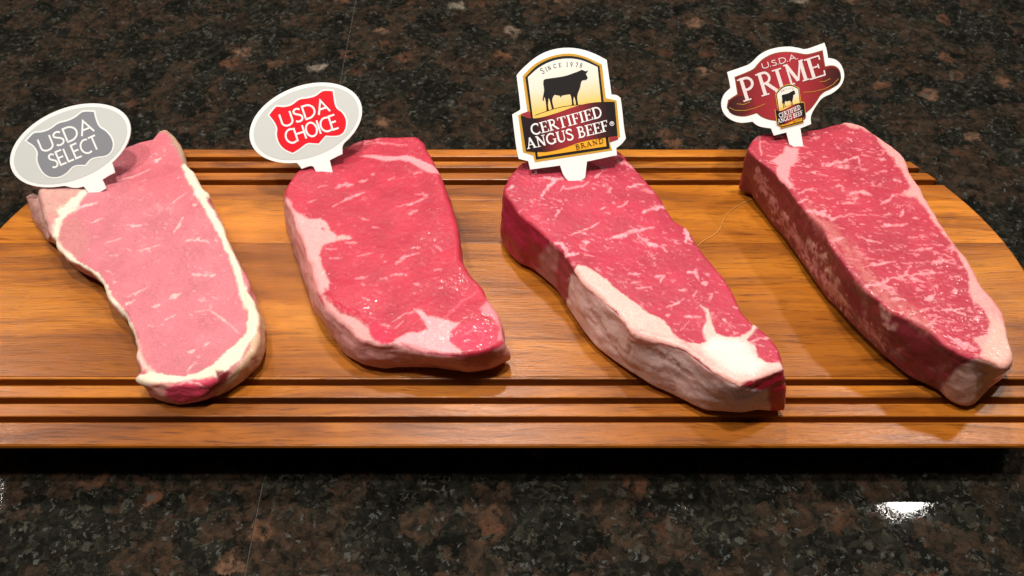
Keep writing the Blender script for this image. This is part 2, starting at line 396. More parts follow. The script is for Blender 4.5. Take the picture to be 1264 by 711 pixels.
    m = sstep(dens, dens + .38, fl) * spec.get('fa', .6)
    web = spec.get('web', .05); gate = sstep(-.15, .45, fbm(X / 11, Y / 11, Z / 9, seed + 22))
    m2 = 0
    for q, (la, lb) in enumerate(((15, 5.5), (8, 4.2))):
        fl2 = np.abs(vnoise(A / la + .35 * wx, Bc / lb + .35 * wy, Z / 9, seed + 21 + q)); wv = web * (1 + .9 * vnoise(X / 3, Y / 3, Z / 4, seed + 27 + q))
        m2 = np.maximum(m2, (1 - sstep(wv * .4, wv * 1.3 + .02, fl2)) * sstep(.0, .35, vnoise(A / 12, Bc / 6, Z / 9, seed + 31 + q)))
    m2 = m2 * gate * spec.get('weba', .5)
    m = np.maximum(m, m2) * (1 - .15 * (SD > .55))
    col = col * (1 - m[:, None]) + fatc * m[:, None]; fat = np.maximum(fat, m)
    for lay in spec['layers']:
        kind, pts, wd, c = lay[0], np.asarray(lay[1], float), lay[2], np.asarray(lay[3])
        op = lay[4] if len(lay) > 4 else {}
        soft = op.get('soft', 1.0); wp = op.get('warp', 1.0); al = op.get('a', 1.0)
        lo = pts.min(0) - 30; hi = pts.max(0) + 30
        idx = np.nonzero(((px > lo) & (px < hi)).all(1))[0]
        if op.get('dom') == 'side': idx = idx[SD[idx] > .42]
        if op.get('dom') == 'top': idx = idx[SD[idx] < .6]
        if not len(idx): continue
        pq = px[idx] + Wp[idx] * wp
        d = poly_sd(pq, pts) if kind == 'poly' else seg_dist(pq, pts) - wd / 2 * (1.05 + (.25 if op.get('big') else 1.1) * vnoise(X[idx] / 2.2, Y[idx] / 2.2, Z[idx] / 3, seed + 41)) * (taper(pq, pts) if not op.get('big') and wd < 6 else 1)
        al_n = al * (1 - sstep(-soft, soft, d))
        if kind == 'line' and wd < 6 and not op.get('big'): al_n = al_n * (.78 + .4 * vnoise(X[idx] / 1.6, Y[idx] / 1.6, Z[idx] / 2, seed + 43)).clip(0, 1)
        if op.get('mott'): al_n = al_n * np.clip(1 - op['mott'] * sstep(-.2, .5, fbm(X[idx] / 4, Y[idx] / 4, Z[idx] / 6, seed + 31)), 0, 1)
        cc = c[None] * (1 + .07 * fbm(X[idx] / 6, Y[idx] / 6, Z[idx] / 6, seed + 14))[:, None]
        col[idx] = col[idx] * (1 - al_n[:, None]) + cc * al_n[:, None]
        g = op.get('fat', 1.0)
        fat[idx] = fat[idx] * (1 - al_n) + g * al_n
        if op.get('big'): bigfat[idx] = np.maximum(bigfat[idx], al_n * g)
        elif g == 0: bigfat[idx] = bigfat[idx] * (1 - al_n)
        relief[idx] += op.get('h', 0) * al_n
    # relief
    top_w = np.clip(1 - SD * 2, 0, 1)
    rough_side = 1.3 * fbm(X / 15, Y / 15, Z / 11, seed + 15, 2) + .35 * np.abs(vnoise(X / 7, Y / 7, Z / 6, seed + 51))
    disp = top_w * (.0011 * fbm(X / 26, Y / 26, seed=seed + 16, o=2) + .00005 * grain + .0002 * fbm(X / 2.5, Y / 2.5, seed=seed + 17)) + .00012 * np.clip(fat, 0, 1)
    fadeb = 1 - sstep(.8, 1, tside)
    disp += (1 - top_w) * fadeb * (spec.get('lump', .0014) * rough_side + .0001 * vnoise(X / 1.8, Y / 1.8, Z / 1.8, seed + 18))
    disp += relief
    P = P + NR * disp[:, None]
    P[:, 2] = np.maximum(P[:, 2], ZT + .0008)
    # faces
    i = np.arange(N); j = (i + 1) % N
    fa = np.concatenate([np.stack([k * N + i, (k + 1) * N + i, (k + 1) * N + j, k * N + j], 1) for k in range(nr - 1)])
    e1 = P[fa[:, 2]] - P[fa[:, 0]]; e2 = P[fa[:, 3]] - P[fa[:, 1]]; fn = np.cross(e1, e2)
    if (fn[len(fa) // 2:] * NR[fa[len(fa) // 2:, 0]]).sum() < 0: fa = fa[:, ::-1]; fn = -fn
    vn = np.zeros_like(P)
    for c in range(4):
        for ax in range(3): vn[:, ax] += np.bincount(fa[:, c], fn[:, ax], len(P))
    # weld the normals along the middle line, where both sides meet
    mid = vn[:N].copy(); vn[:N] = csmooth(mid, 20) * .0 + np.array([0, 0, 1.0])
    vn /= np.linalg.norm(vn, axis=1)[:, None] + 1e-20
    root = empty(spec['name'], (float(T[:, 0].mean()), float(T[:, 1].mean()), ZT)); tag(root, spec['label'], 'steak')
    isfat = bigfat[fa].mean(1) > .5
    for nm, sel, m_ in (('lean', ~isfat, LEAN), ('fat', isfat, FAT)):
        ff = fa[sel]
        if not len(ff): continue
        used, inv = np.unique(ff, return_inverse=True); inv = inv.reshape(-1, 4)
        me = bpy.data.meshes.new(nm); nv = len(used); nf = len(ff)
        me.vertices.add(nv); me.vertices.foreach_set('co', P[used].astype(np.float32).ravel())
        me.loops.add(nf * 4); me.loops.foreach_set('vertex_index', inv.ravel().astype(np.int32))
        me.polygons.add(nf); me.polygons.foreach_set('loop_start', (np.arange(nf) * 4).astype(np.int32))
        me.polygons.foreach_set('use_smooth', np.ones(nf, bool))
        ca_ = me.attributes.new('Col', 'FLOAT_COLOR', 'POINT')
        ca_.data.foreach_set('color', np.concatenate([np.clip(col[used], 0.002, .9), np.ones((nv, 1))], 1).astype(np.float32).ravel())
        me.update(calc_edges=True); me.materials.append(m_)
        me.normals_split_custom_set_from_vertices(vn[used].astype(np.float32).tolist())
        o = link(bpy.data.objects.new(nm, me)); o.parent = root; o.matrix_parent_inverse = root.matrix_basis.inverted()
    return root

CREAM = srgb(236, 214, 190); PINKF = srgb(238, 172, 166); WHITEF = srgb(242, 208, 202)
def ln(pts, w, c, **k): return ('line', pts, w, c, k)
def pg(pts, c, **k): return ('poly', pts, 0, c, k)
def many(lst, c, **k): return [ln(p, w, c, **k) for p, w in lst]

# ---- steak one, pale pink and thin
m1 = srgb(240, 178, 176)
s1 = dict(name='steak', seed=101, H=.020, r=.003, lean=srgb(200, 112, 122), marble=m1, dens=.72, fl=(4, 1.5), fa=.4, web=.03, weba=.25, ang=R(28), rag=.0005, bulge=.001,
  label='thinnest pale pink steak with cream fat edge under the grey sign', mid=[(150, 218), (195, 315), (243, 422)],
  segs=[
   ([(48, 234), (58, 217), (92, 198), (135, 188), (160, 180), (178, 173), (194, 169), (197, 160), (206, 157), (216, 169), (224, 183), (230, 200), (240, 216), (251, 232), (258, 236), (259, 246), (263, 254), (268, 264), (277, 286), (284, 300), (293, 316), (299, 331), (306, 346), (311, 363)], None, .003),
   ([(311, 363), (315, 380), (319, 398), (321, 415), (313, 434), (299, 449), (280, 462), (262, 471), (238, 477), (210, 478), (190, 473), (172, 466)],
    [(313, 375), (321, 395), (327, 415), (328, 432), (321, 452), (306, 467), (283, 482), (253, 495), (223, 503), (207, 499), (192, 492), (178, 480)], 0),
   ([(172, 466), (166, 466), (176, 457), (169, 447), (168, 437), (171, 428), (169, 419), (162, 401), (153, 385), (144, 380), (137, 376), (134, 363), (129, 353), (119, 340), (101, 329), (86, 322), (74, 312), (69, 302), (68, 294), (61, 288)], None, .005),
   ([(61, 288), (58, 277), (53, 268), (50, 254), (47, 240), (48, 234)], [(61, 300), (52, 286), (43, 270), (36, 252), (33, 234), (37, 228)], 0)],
  layers=[
   pg([(150, 190), (205, 160), (232, 215), (240, 262), (200, 245), (160, 235)], srgb(205, 96, 106), a=.55, soft=14, fat=0),
   pg([(74, 272), (96, 266), (112, 296), (100, 318), (82, 316), (72, 300)], srgb(190, 122, 118), a=.7, soft=7, fat=0),
   ln([(134, 363), (150, 384), (166, 410), (180, 440)], 10, srgb(214, 120, 122), a=.5, soft=5, fat=0),
   pg([(33, 225), (60, 215), (100, 232), (100, 244), (84, 256), (70, 268), (66, 292), (52, 276), (44, 250)], srgb(196, 150, 138), soft=3, big=1, h=.0006, mott=.35),
   ln([(104, 236), (98, 243), (88, 254), (77, 266), (70, 281), (69, 297), (75, 309), (90, 321)], 7, CREAM, soft=2.5, warp=1.2, big=1),
   ln([(78, 262), (92, 255)], 10, CREAM, soft=3, big=1),
   ln([(83, 260), (98, 255), (120, 251)], 3, m1, soft=1.2),
   ln([(86, 320), (103, 328), (120, 339), (131, 352)], 4.5, CREAM, soft=1.5, big=1), ln([(131, 352), (137, 368), (152, 385), (164, 403), (170, 422)], 4.5, CREAM, soft=1.5, warp=.8, big=1),
   ln([(170, 424), (172, 440), (180, 452), (188, 460)], 7, srgb(234, 178, 164), soft=2.5, big=1),
   ln([(199, 160), (207, 158), (214, 170), (222, 184), (228, 198)], 7, srgb(172, 142, 118), soft=2, a=.9, big=1),
   ln([(228, 206), (238, 226), (253, 251), (267, 277), (279, 298), (286, 316), (293, 336), (299, 356), (304, 377)], 8, CREAM, soft=2.2, big=1),
   ln([(236, 214), (250, 238), (258, 242)], 6, CREAM, soft=1.5, big=1),
   pg([(304, 360), (316, 376), (330, 410), (330, 440), (322, 455), (300, 474), (280, 486), (262, 492), (275, 470), (295, 450), (308, 428)], srgb(206, 168, 138), soft=3, big=1, mott=.4, h=.0006),
   pg([(302, 355), (312, 372), (318, 395), (316, 412), (306, 426), (296, 446), (282, 456), (268, 466), (240, 470), (222, 472), (200, 474), (184, 478), (168, 468), (172, 462), (186, 458), (205, 462), (226, 465), (248, 458), (268, 446), (288, 428), (303, 412), (307, 394), (303, 376)], CREAM, soft=1.6, warp=1.3, big=1, h=.0003),
   pg([(184, 474), (200, 472), (215, 474), (230, 500), (205, 502), (188, 494), (174, 478)], srgb(222, 150, 142), soft=3, big=1, fat=0),
   pg([(205, 480), (222, 472), (240, 469), (264, 465), (270, 472), (250, 488), (232, 497), (218, 498), (206, 490)], srgb(204, 66, 92), soft=2.5, fat=0),
   pg([(266, 458), (284, 458), (280, 470), (256, 487), (246, 488), (268, 472)], srgb(120, 34, 36), soft=2.5, fat=0),
   ln([(217, 476), (230, 471), (247, 474), (257, 479)], 2, srgb(235, 160, 160), soft=1),
   ] + many([([(215, 288), (222, 277), (226, 268)], 2.4), ([(230, 298), (245, 296), (260, 301)], 2.2), ([(157, 278), (174, 279)], 2.5), ([(192, 199), (199, 195)], 3), ([(144, 223), (162, 218), (185, 209)], 1.2), ([(212, 250), (230, 239)], 1.3), ([(238, 253), (242, 252)], 2.4),
     ([(238, 339), (265, 340)], 2.8), ([(209, 369), (222, 362)], 3.6), ([(152, 378), (167, 370)], 2.2), ([(157, 367), (182, 355)], 1.8), ([(188, 379), (197, 377)], 2), ([(259, 382), (267, 388), (282, 400), (296, 412)], 2.4), ([(240, 385), (258, 381)], 1), ([(232, 434), (240, 432)], 3), ([(230, 457), (240, 449)], 1.2), ([(139, 350), (144, 348)], 2.6), ([(130, 300), (150, 294)], 1), ([(170, 310), (198, 303)], 1), ([(110, 275), (128, 270)], 1.4), ([(205, 395), (216, 390)], 1.4), ([(250, 428), (258, 424)], 2)], m1, soft=1.2, warp=.9))
# ---- steak two
m2 = srgb(238, 140, 148)
s2 = dict(name='steak', seed=202, H=.029, r=.004, lean=srgb(186, 52, 70), marble=m2, dens=.74, fl=(4, 1.5), fa=.3, web=.03, weba=.25, ang=R(25), lump=.0012,
  label='smooth red steak with pink fat edge, directly under the red sign', mid=[(445, 225), (472, 300), (530, 385)],
  segs=[
   ([(349, 240), (354, 227), (367, 209), (382, 202), (402, 194), (424, 183), (441, 173), (469, 166), (492, 167), (515, 168), (521, 171), (527, 183), (536, 198), (544, 213), (550, 226), (555, 244), (560, 259), (564, 274), (567, 297), (569, 317), (579, 336), (597, 357), (606, 373), (616, 388), (620, 409), (622, 422)], None, .0005),
   ([(622, 422), (612, 430), (592, 437), (574, 440), (545, 437), (517, 433), (490, 427), (468, 428), (441, 418), (424, 404), (406, 388), (394, 366), (387, 342), (378, 317), (372, 297), (363, 270), (351, 247), (349, 240)],
    [(632, 446), (621, 449), (606, 457), (578, 461), (555, 457), (530, 453), (492, 456), (467, 457), (449, 452), (424, 439), (416, 424), (393, 393), (378, 356), (366, 317), (359, 299), (355, 284), (352, 273)], 0)],
  layers=[
   pg([(345, 240), (352, 244), (364, 268), (373, 297), (380, 317), (389, 343), (397, 367), (408, 386), (426, 400), (445, 412), (470, 424), (492, 426), (520, 432), (548, 436), (575, 440), (612, 430), (624, 420), (640, 448), (600, 466), (420, 460), (330, 300)], srgb(214, 148, 142), soft=2, dom='side', big=1, mott=.15),
   pg([(396, 362), (404, 366), (417, 384), (440, 392), (455, 405), (462, 420), (480, 424), (492, 420), (505, 430), (470, 436), (430, 424), (405, 392)], srgb(222, 152, 148), soft=2, big=1, h=-.0004),
   pg([(350, 241), (358, 246), (365, 261), (383, 271), (396, 269), (405, 275), (407, 284), (416, 292), (431, 290), (434, 294), (416, 297), (408, 298), (398, 304), (394, 314), (398, 327), (403, 340), (407, 348), (406, 358), (397, 364), (389, 358), (384, 342), (375, 317), (368, 297), (359, 269)], srgb(238, 160, 158), soft=1.8, warp=1.2, big=1),
   ln([(397, 282), (400, 284)], 2.5, srgb(205, 70, 90), soft=1.5, fat=0),
   ln([(366, 285), (372, 310), (382, 340)], 3, srgb(226, 120, 124), soft=2.5, a=.6),
   pg([(444, 193), (459, 195), (477, 199), (492, 198), (505, 200), (517, 207), (529, 214), (543, 216), (543, 210), (532, 204), (517, 197), (502, 192), (489, 194), (472, 193), (454, 191)], srgb(238, 146, 152), soft=1.2, warp=.7),
   pg([(487, 420), (502, 412), (529, 408), (522, 395), (516, 387), (510, 382), (522, 385), (528, 391), (543, 394), (560, 399), (568, 399), (556, 411), (555, 421), (566, 431), (572, 438), (543, 436), (517, 434), (492, 427)], srgb(240, 160, 164), soft=2, warp=1.1, big=1),
   pg([(598, 361), (606, 371), (615, 386), (619, 404), (622, 422), (615, 419), (616, 404), (608, 392), (597, 387), (593, 381), (601, 373)], srgb(226, 130, 138), soft=2, big=1),
   pg([(455, 398), (472, 398), (488, 412), (484, 424), (470, 424), (459, 416)], srgb(196, 40, 70), soft=3, fat=0),
   ln([(401, 358), (408, 372), (420, 382), (440, 389), (452, 400)], 4.5, srgb(190, 36, 60), soft=2.5, fat=0, h=.0008),
   pg([(556, 420), (566, 404), (590, 396), (608, 400), (614, 418), (604, 430), (584, 436), (568, 430)], srgb(208, 58, 84), soft=2, fat=0, warp=1.5),
   pg([(560, 440), (580, 436), (608, 430), (612, 440), (600, 452), (575, 452)], srgb(150, 28, 44), soft=5, fat=0, a=.85),
   ln([(570, 415), (585, 405), (598, 412), (594, 425)], 2, srgb(228, 110, 125), soft=1.5), ln([(548, 393), (570, 372), (590, 358)], 2.5, srgb(222, 90, 108), soft=2),
   ] + many([([(412, 255), (426, 247), (449, 238)], 3.2), ([(413, 232), (425, 229), (435, 228)], 4.2), ([(512, 241), (530, 242)], 2.5), ([(528, 244), (510, 251), (489, 256)], 1.5), ([(505, 264), (515, 260)], 2.6), ([(489, 325), (502, 317), (517, 312)], 2.6), ([(537, 303), (545, 309)], 2.4), ([(441, 317), (460, 313)], 1.6), ([(401, 306), (415, 308)], 1.8), ([(408, 319), (421, 319)], 1.6), ([(426, 299), (440, 301)], 2.4), ([(442, 269), (456, 272)], 1.2), ([(460, 280), (467, 282)], 1.6), ([(510, 215), (520, 212)], 1.8), ([(444, 225), (454, 221)], 2.2), ([(479, 223), (487, 220)], 1.8), ([(459, 216), (462, 214)], 2), ([(449, 178), (467, 176), (502, 180)], 1), ([(430, 180), (445, 176), (470, 172)], 1.2),
     ([(439, 345), (454, 342)], 2.2), ([(446, 349), (450, 352)], 2), ([(469, 344), (477, 343)], 2.4), ([(482, 340), (500, 338)], 1.6), ([(511, 350), (518, 352)], 2.8), ([(536, 344), (543, 342)], 2), ([(447, 368), (456, 370)], 2.2), ([(535, 334), (545, 332)], 1.4), ([(392, 232), (404, 229)], 1.5), ([(485, 396), (500, 388), (515, 385)], 1.4), ([(488, 405), (498, 395)], 1.2), ([(380, 250), (390, 246)], 1.2), ([(470, 400), (480, 402)], 2.5)], m2, soft=1.2, warp=.9))
# ---- steak three
m3 = srgb(238, 158, 166)
s3 = dict(name='steak', seed=303, H=.044, r=.0032, lean=srgb(182, 54, 74), marble=m3, dens=.62, fl=(2.6, 1.4), fa=.5, web=.06, weba=.55, ang=R(25), lump=.0010, bulge=.001,
  label='thick steak with a broad pale fat side under the sign with the black steer', mid=[(690, 248), (790, 340), (905, 432)],
  segs=[
   ([(621, 232), (630, 214), (642, 200), (680, 190), (720, 184), (750, 182), (762, 185), (772, 193), (785, 208), (797, 220), (810, 236), (820, 251), (833, 269), (843, 279), (852, 284), (856, 294), (866, 307), (878, 324), (891, 339), (904, 357), (910, 370), (919, 388), (933, 400), (948, 412), (963, 430), (967, 444), (968, 457)], None, .0005),
   ([(968, 457), (948, 464), (925, 472), (912, 476), (893, 466), (872, 453), (847, 434), (812, 422), (780, 410), (768, 392), (752, 376), (738, 364), (722, 349), (712, 334), (698, 312), (676, 294), (656, 277), (638, 261), (625, 243), (621, 232)],
    [(970, 510), (960, 512), (933, 509), (913, 512), (872, 511), (852, 503), (832, 493), (807, 482), (784, 467), (756, 449), (736, 434), (721, 416), (700, 383), (685, 360), (668, 345), (651, 333), (640, 330), (626, 316), (619, 302), (617, 290)], 0)],
  layers=[
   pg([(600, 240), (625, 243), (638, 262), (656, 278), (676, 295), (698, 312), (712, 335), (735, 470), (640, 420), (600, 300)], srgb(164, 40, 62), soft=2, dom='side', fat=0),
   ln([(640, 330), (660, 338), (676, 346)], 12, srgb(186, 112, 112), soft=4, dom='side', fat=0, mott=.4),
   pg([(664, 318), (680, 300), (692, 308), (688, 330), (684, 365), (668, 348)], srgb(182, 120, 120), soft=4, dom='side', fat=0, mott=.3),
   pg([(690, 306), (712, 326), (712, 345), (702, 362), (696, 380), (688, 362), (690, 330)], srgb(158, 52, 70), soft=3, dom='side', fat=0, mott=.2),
   pg([(706, 338), (722, 346), (740, 362), (768, 390), (782, 408), (812, 420), (848, 433), (873, 452), (894, 465), (914, 478), (950, 478), (952, 520), (880, 530), (780, 480), (715, 420), (698, 385), (702, 362)], srgb(240, 200, 192), soft=1.5, dom='side', big=1, mott=.08),
   ln([(704, 345), (714, 348)], 5, srgb(230, 190, 180), soft=2, dom='side'),
   ln([(724, 370), (730, 385), (748, 412), (764, 440)], 4, srgb(208, 152, 142), soft=3, a=.55, dom='side', h=-.0010), ln([(776, 400), (780, 420), (775, 440)], 5, srgb(208, 152, 142), soft=4, a=.55, dom='side', h=-.0014),
   ln([(800, 432), (830, 448), (850, 462)], 5, srgb(208, 152, 142), soft=4, a=.55, dom='side', h=-.0014), ln([(850, 462), (870, 480), (884, 492)], 4, srgb(208, 152, 142), soft=4, a=.55, dom='side', h=-.0010), ln([(815, 455), (830, 478)], 10, srgb(196, 126, 124), soft=5, a=.5, dom='side'),
   pg([(714, 327), (722, 328), (742, 342), (753, 350), (776, 368), (802, 388), (819, 396), (832, 413), (847, 424), (865, 424), (872, 421), (867, 408), (872, 398), (871, 386), (864, 377), (875, 382), (878, 396), (883, 411), (898, 415), (913, 416), (926, 408), (930, 400), (936, 402), (928, 413), (921, 420), (931, 426), (936, 441), (946, 449), (961, 448), (968, 456), (948, 465), (923, 471), (912, 478), (888, 464), (862, 444), (842, 432), (820, 426), (778, 421), (774, 401), (759, 382), (736, 365), (720, 350), (710, 335)], srgb(240, 182, 172), soft=1.6, warp=1.0, big=1, h=.0004),
   pg([(868, 430), (880, 416), (905, 420), (922, 426), (932, 440), (944, 452), (930, 462), (905, 462), (885, 446)], srgb(243, 216, 208), soft=6, a=.85, big=1),
   ln([(832, 415), (845, 425), (860, 436), (880, 452)], 4, srgb(226, 134, 134), soft=3, a=.6), ln([(776, 404), (800, 412), (826, 418)], 3, srgb(222, 140, 134), soft=2.5, a=.6),
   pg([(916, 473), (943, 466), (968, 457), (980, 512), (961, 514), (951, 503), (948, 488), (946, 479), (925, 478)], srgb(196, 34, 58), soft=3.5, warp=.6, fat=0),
   ln([(926, 421), (938, 417), (953, 418)], 1.8, m3, soft=1),
   ] + many([([(749, 295), (765, 291), (787, 286), (808, 281)], 3.4), ([(787, 289), (803, 301), (820, 307), (823, 312)], 3.2), ([(794, 262), (810, 256), (823, 256)], 4.2), ([(686, 268), (694, 258)], 3.4), ([(668, 243), (676, 231), (686, 224), (696, 221)], 3.2), ([(671, 220), (684, 222), (694, 223)], 3.4), ([(691, 237), (696, 230)], 2.2), ([(696, 234), (714, 231), (727, 226)], 1.8), ([(734, 220), (744, 212)], 1.8), ([(772, 232), (795, 227)], 2), ([(751, 238), (755, 233)], 2.8), ([(762, 257), (770, 254), (775, 248)], 1.6), ([(701, 289), (721, 284), (739, 276)], 1.6), ([(762, 200), (777, 205), (792, 213)], 2.6), ([(686, 299), (696, 302), (701, 314), (714, 312)], 4.5), ([(775, 339), (790, 339)], 2.2), ([(808, 342), (820, 342), (815, 350)], 3), ([(848, 337), (858, 337), (863, 347)], 3), ([(866, 351), (872, 348)], 3.4), ([(785, 356), (803, 355)], 2.4), ([(846, 281), (849, 291), (847, 301)], 4.4), ([(720, 296), (729, 298)], 2), ([(625, 235), (635, 230)], 2.6), ([(750, 330), (758, 334)], 1.8), ([(641, 262), (646, 257)], 2), ([(741, 260), (747, 256)], 2),
     ([(838, 359), (846, 359)], 4.4), ([(873, 363), (880, 363), (875, 370)], 2.4), ([(822, 380), (835, 375), (845, 370)], 1.6), ([(845, 391), (865, 391)], 2.6), ([(822, 388), (826, 389)], 2.6), ([(892, 393), (897, 396)], 2.8), ([(866, 350), (873, 349)], 3.4), ([(840, 408), (852, 396)], .9), ([(905, 378), (912, 380)], 1.6), ([(855, 366), (860, 360)], 1.6), ([(780, 350), (790, 347)], 1.6)], m3, soft=1.1, warp=.9))
# ---- steak four, heavily marbled
m4 = srgb(236, 150, 156)
s4 = dict(name='steak', seed=404, H=.045, r=.0034, lean=srgb(178, 54, 70), marble=m4, dens=.55, fl=(2.8, 1.5), fa=.5, web=.085, weba=.85, ang=R(12), lump=.0012,
  label='thickest, most heavily marbled steak, standing under the dark red sign', mid=[(1005, 205), (1085, 290), (1185, 395)],
  segs=[
   ([(926, 182), (930, 169), (944, 163), (961, 166), (978, 164), (994, 160), (1016, 156), (1031, 152), (1047, 150), (1067, 156), (1087, 169), (1105, 182), (1118, 197), (1124, 213), (1138, 234), (1148, 254), (1161, 274), (1173, 292), (1194, 320), (1202, 335), (1213, 353), (1226, 370), (1238, 388), (1244, 403), (1247, 420), (1252, 432), (1251, 444)], None, .001),
   ([(1251, 444), (1240, 452), (1222, 444), (1208, 441), (1197, 441), (1172, 429), (1147, 408), (1111, 390), (1093, 381), (1068, 356), (1045, 330), (1026, 299), (1014, 278), (996, 260), (986, 249), (971, 230), (958, 214), (945, 203), (932, 194), (926, 182)],
    [(1244, 458), (1229, 470), (1218, 486), (1203, 505), (1187, 507), (1172, 500), (1159, 488), (1121, 470), (1086, 440), (1053, 407), (1020, 373), (990, 331), (983, 320), (968, 299), (950, 277), (935, 257), (929, 248), (925, 240), (924, 234)], 0)],
  layers=[
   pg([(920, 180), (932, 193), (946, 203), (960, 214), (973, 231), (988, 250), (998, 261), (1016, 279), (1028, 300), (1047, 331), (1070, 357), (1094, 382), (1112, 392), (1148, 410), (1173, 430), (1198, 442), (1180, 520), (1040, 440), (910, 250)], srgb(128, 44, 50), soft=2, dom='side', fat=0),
   ln([(935, 215), (955, 255), (985, 300), (1015, 345), (1050, 385), (1090, 425)], 9, srgb(190, 122, 118), soft=2, dom='side', fat=0, mott=1.0, warp=5),
   ln([(1000, 300), (1030, 345), (1040, 372)], 8, srgb(200, 150, 138), soft=2.5, dom='side', fat=0, mott=.8, warp=4), ln([(1050, 330), (1066, 362), (1068, 395)], 4, srgb(170, 118, 106), soft=3, dom='side', fat=0, mott=.5, warp=2), ln([(1090, 380), (1096, 398), (1106, 404)], 6, srgb(190, 140, 128), soft=3, dom='side', fat=0, warp=2), ln([(1095, 440), (1115, 430), (1128, 424)], 3, srgb(180, 120, 112), soft=2, dom='side', fat=0, warp=2), ln([(1150, 455), (1175, 450)], 5, srgb(190, 146, 130), soft=3, dom='side', fat=0, warp=2),
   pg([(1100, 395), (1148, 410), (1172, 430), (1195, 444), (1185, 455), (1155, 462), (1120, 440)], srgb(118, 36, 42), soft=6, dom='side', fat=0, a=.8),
   pg([(1205, 440), (1222, 444), (1240, 452), (1256, 446), (1215, 512), (1180, 515), (1158, 490), (1165, 474), (1180, 456), (1195, 446)], srgb(206, 162, 146), soft=3, dom='side', big=1, mott=.2),
   ln([(1000, 262), (1020, 280), (1042, 302), (1062, 330), (1090, 366), (1120, 386), (1146, 404)], 13, srgb(192, 112, 106), soft=8, a=.65, fat=0),
   pg([(1029, 150), (1047, 158), (1062, 160), (1082, 170), (1095, 186), (1105, 198), (1113, 213), (1122, 228), (1123, 235), (1113, 240), (1130, 244), (1143, 256), (1153, 277), (1168, 294), (1181, 310), (1187, 322), (1196, 345), (1195, 358), (1200, 370), (1215, 383), (1222, 398), (1218, 413), (1201, 418), (1212, 431), (1208, 440), (1222, 446), (1240, 456), (1262, 440), (1250, 395), (1215, 340), (1130, 200), (1090, 150), (1045, 140)], srgb(234, 152, 148), soft=1.7, warp=1.3, big=1, h=.0004),
   pg([(1222, 392), (1246, 405), (1258, 438), (1240, 458), (1218, 446), (1214, 428), (1224, 412)], srgb(228, 172, 156), soft=6, a=.8, big=1),
   pg([(971, 180), (986, 183), (983, 198), (976, 206), (973, 221), (980, 229), (973, 234), (958, 216), (960, 204), (951, 198), (966, 188)], srgb(232, 142, 146), soft=1.8, warp=1.3),
   ] + many([([(938, 172), (939, 191)], 2), ([(1014, 206), (1042, 199), (1059, 193), (1064, 208)], 2.8), ([(1049, 239), (1064, 236), (1077, 240)], 4), ([(996, 261), (1016, 264), (1029, 269)], 5), ([(1029, 269), (1052, 263), (1067, 264)], 1.4), ([(1084, 196), (1093, 197)], 2), ([(1094, 265), (1102, 264)], 2.6), ([(1112, 267), (1116, 258)], 2.8), ([(1090, 279), (1107, 277), (1120, 277)], 2.8), ([(1057, 289), (1069, 294), (1087, 299)], 2.2), ([(1127, 268), (1136, 268)], 2.4), ([(1105, 222), (1112, 225)], 3), ([(1123, 234), (1107, 241), (1087, 251)], 2.4), ([(999, 213), (1021, 216)], 1.2), ([(1026, 297), (1042, 292)], 2), ([(1065, 330), (1085, 325), (1106, 321)], 3), ([(1067, 354), (1086, 349), (1101, 344), (1117, 341), (1123, 328)], 3.2), ([(1117, 341), (1140, 337), (1162, 337)], 3), ([(1120, 342), (1140, 348)], 3.4), ([(1100, 369), (1117, 370)], 2.4), ([(1111, 386), (1113, 389)], 4.4), ([(1154, 365), (1143, 371)], 3.4), ([(1176, 360), (1182, 357)], 3.6), ([(1162, 382), (1180, 382), (1193, 380)], 2), ([(1143, 404), (1153, 396), (1162, 390)], 1.6), ([(1204, 395), (1210, 391)], 3.4), ([(1171, 415), (1188, 422), (1205, 432)], 5), ([(1000, 172), (1012, 168)], 1.6), ([(1030, 178), (1036, 184)], 1.6), ([(985, 238), (1004, 232)], 1.4), ([(985, 250), (998, 246)], 2), ([(1030, 230), (1038, 229)], 2.2), ([(1130, 310), (1150, 306)], 1.8), ([(1150, 325), (1175, 322)], 1.8), ([(1135, 385), (1150, 380)], 1.8), ([(1170, 345), (1186, 340)], 1.6), ([(1040, 250), (1056, 249)], 2)], m4, soft=1.1, warp=1.2))
for sp in (s1, s2, s3, s4): build_steak(sp)

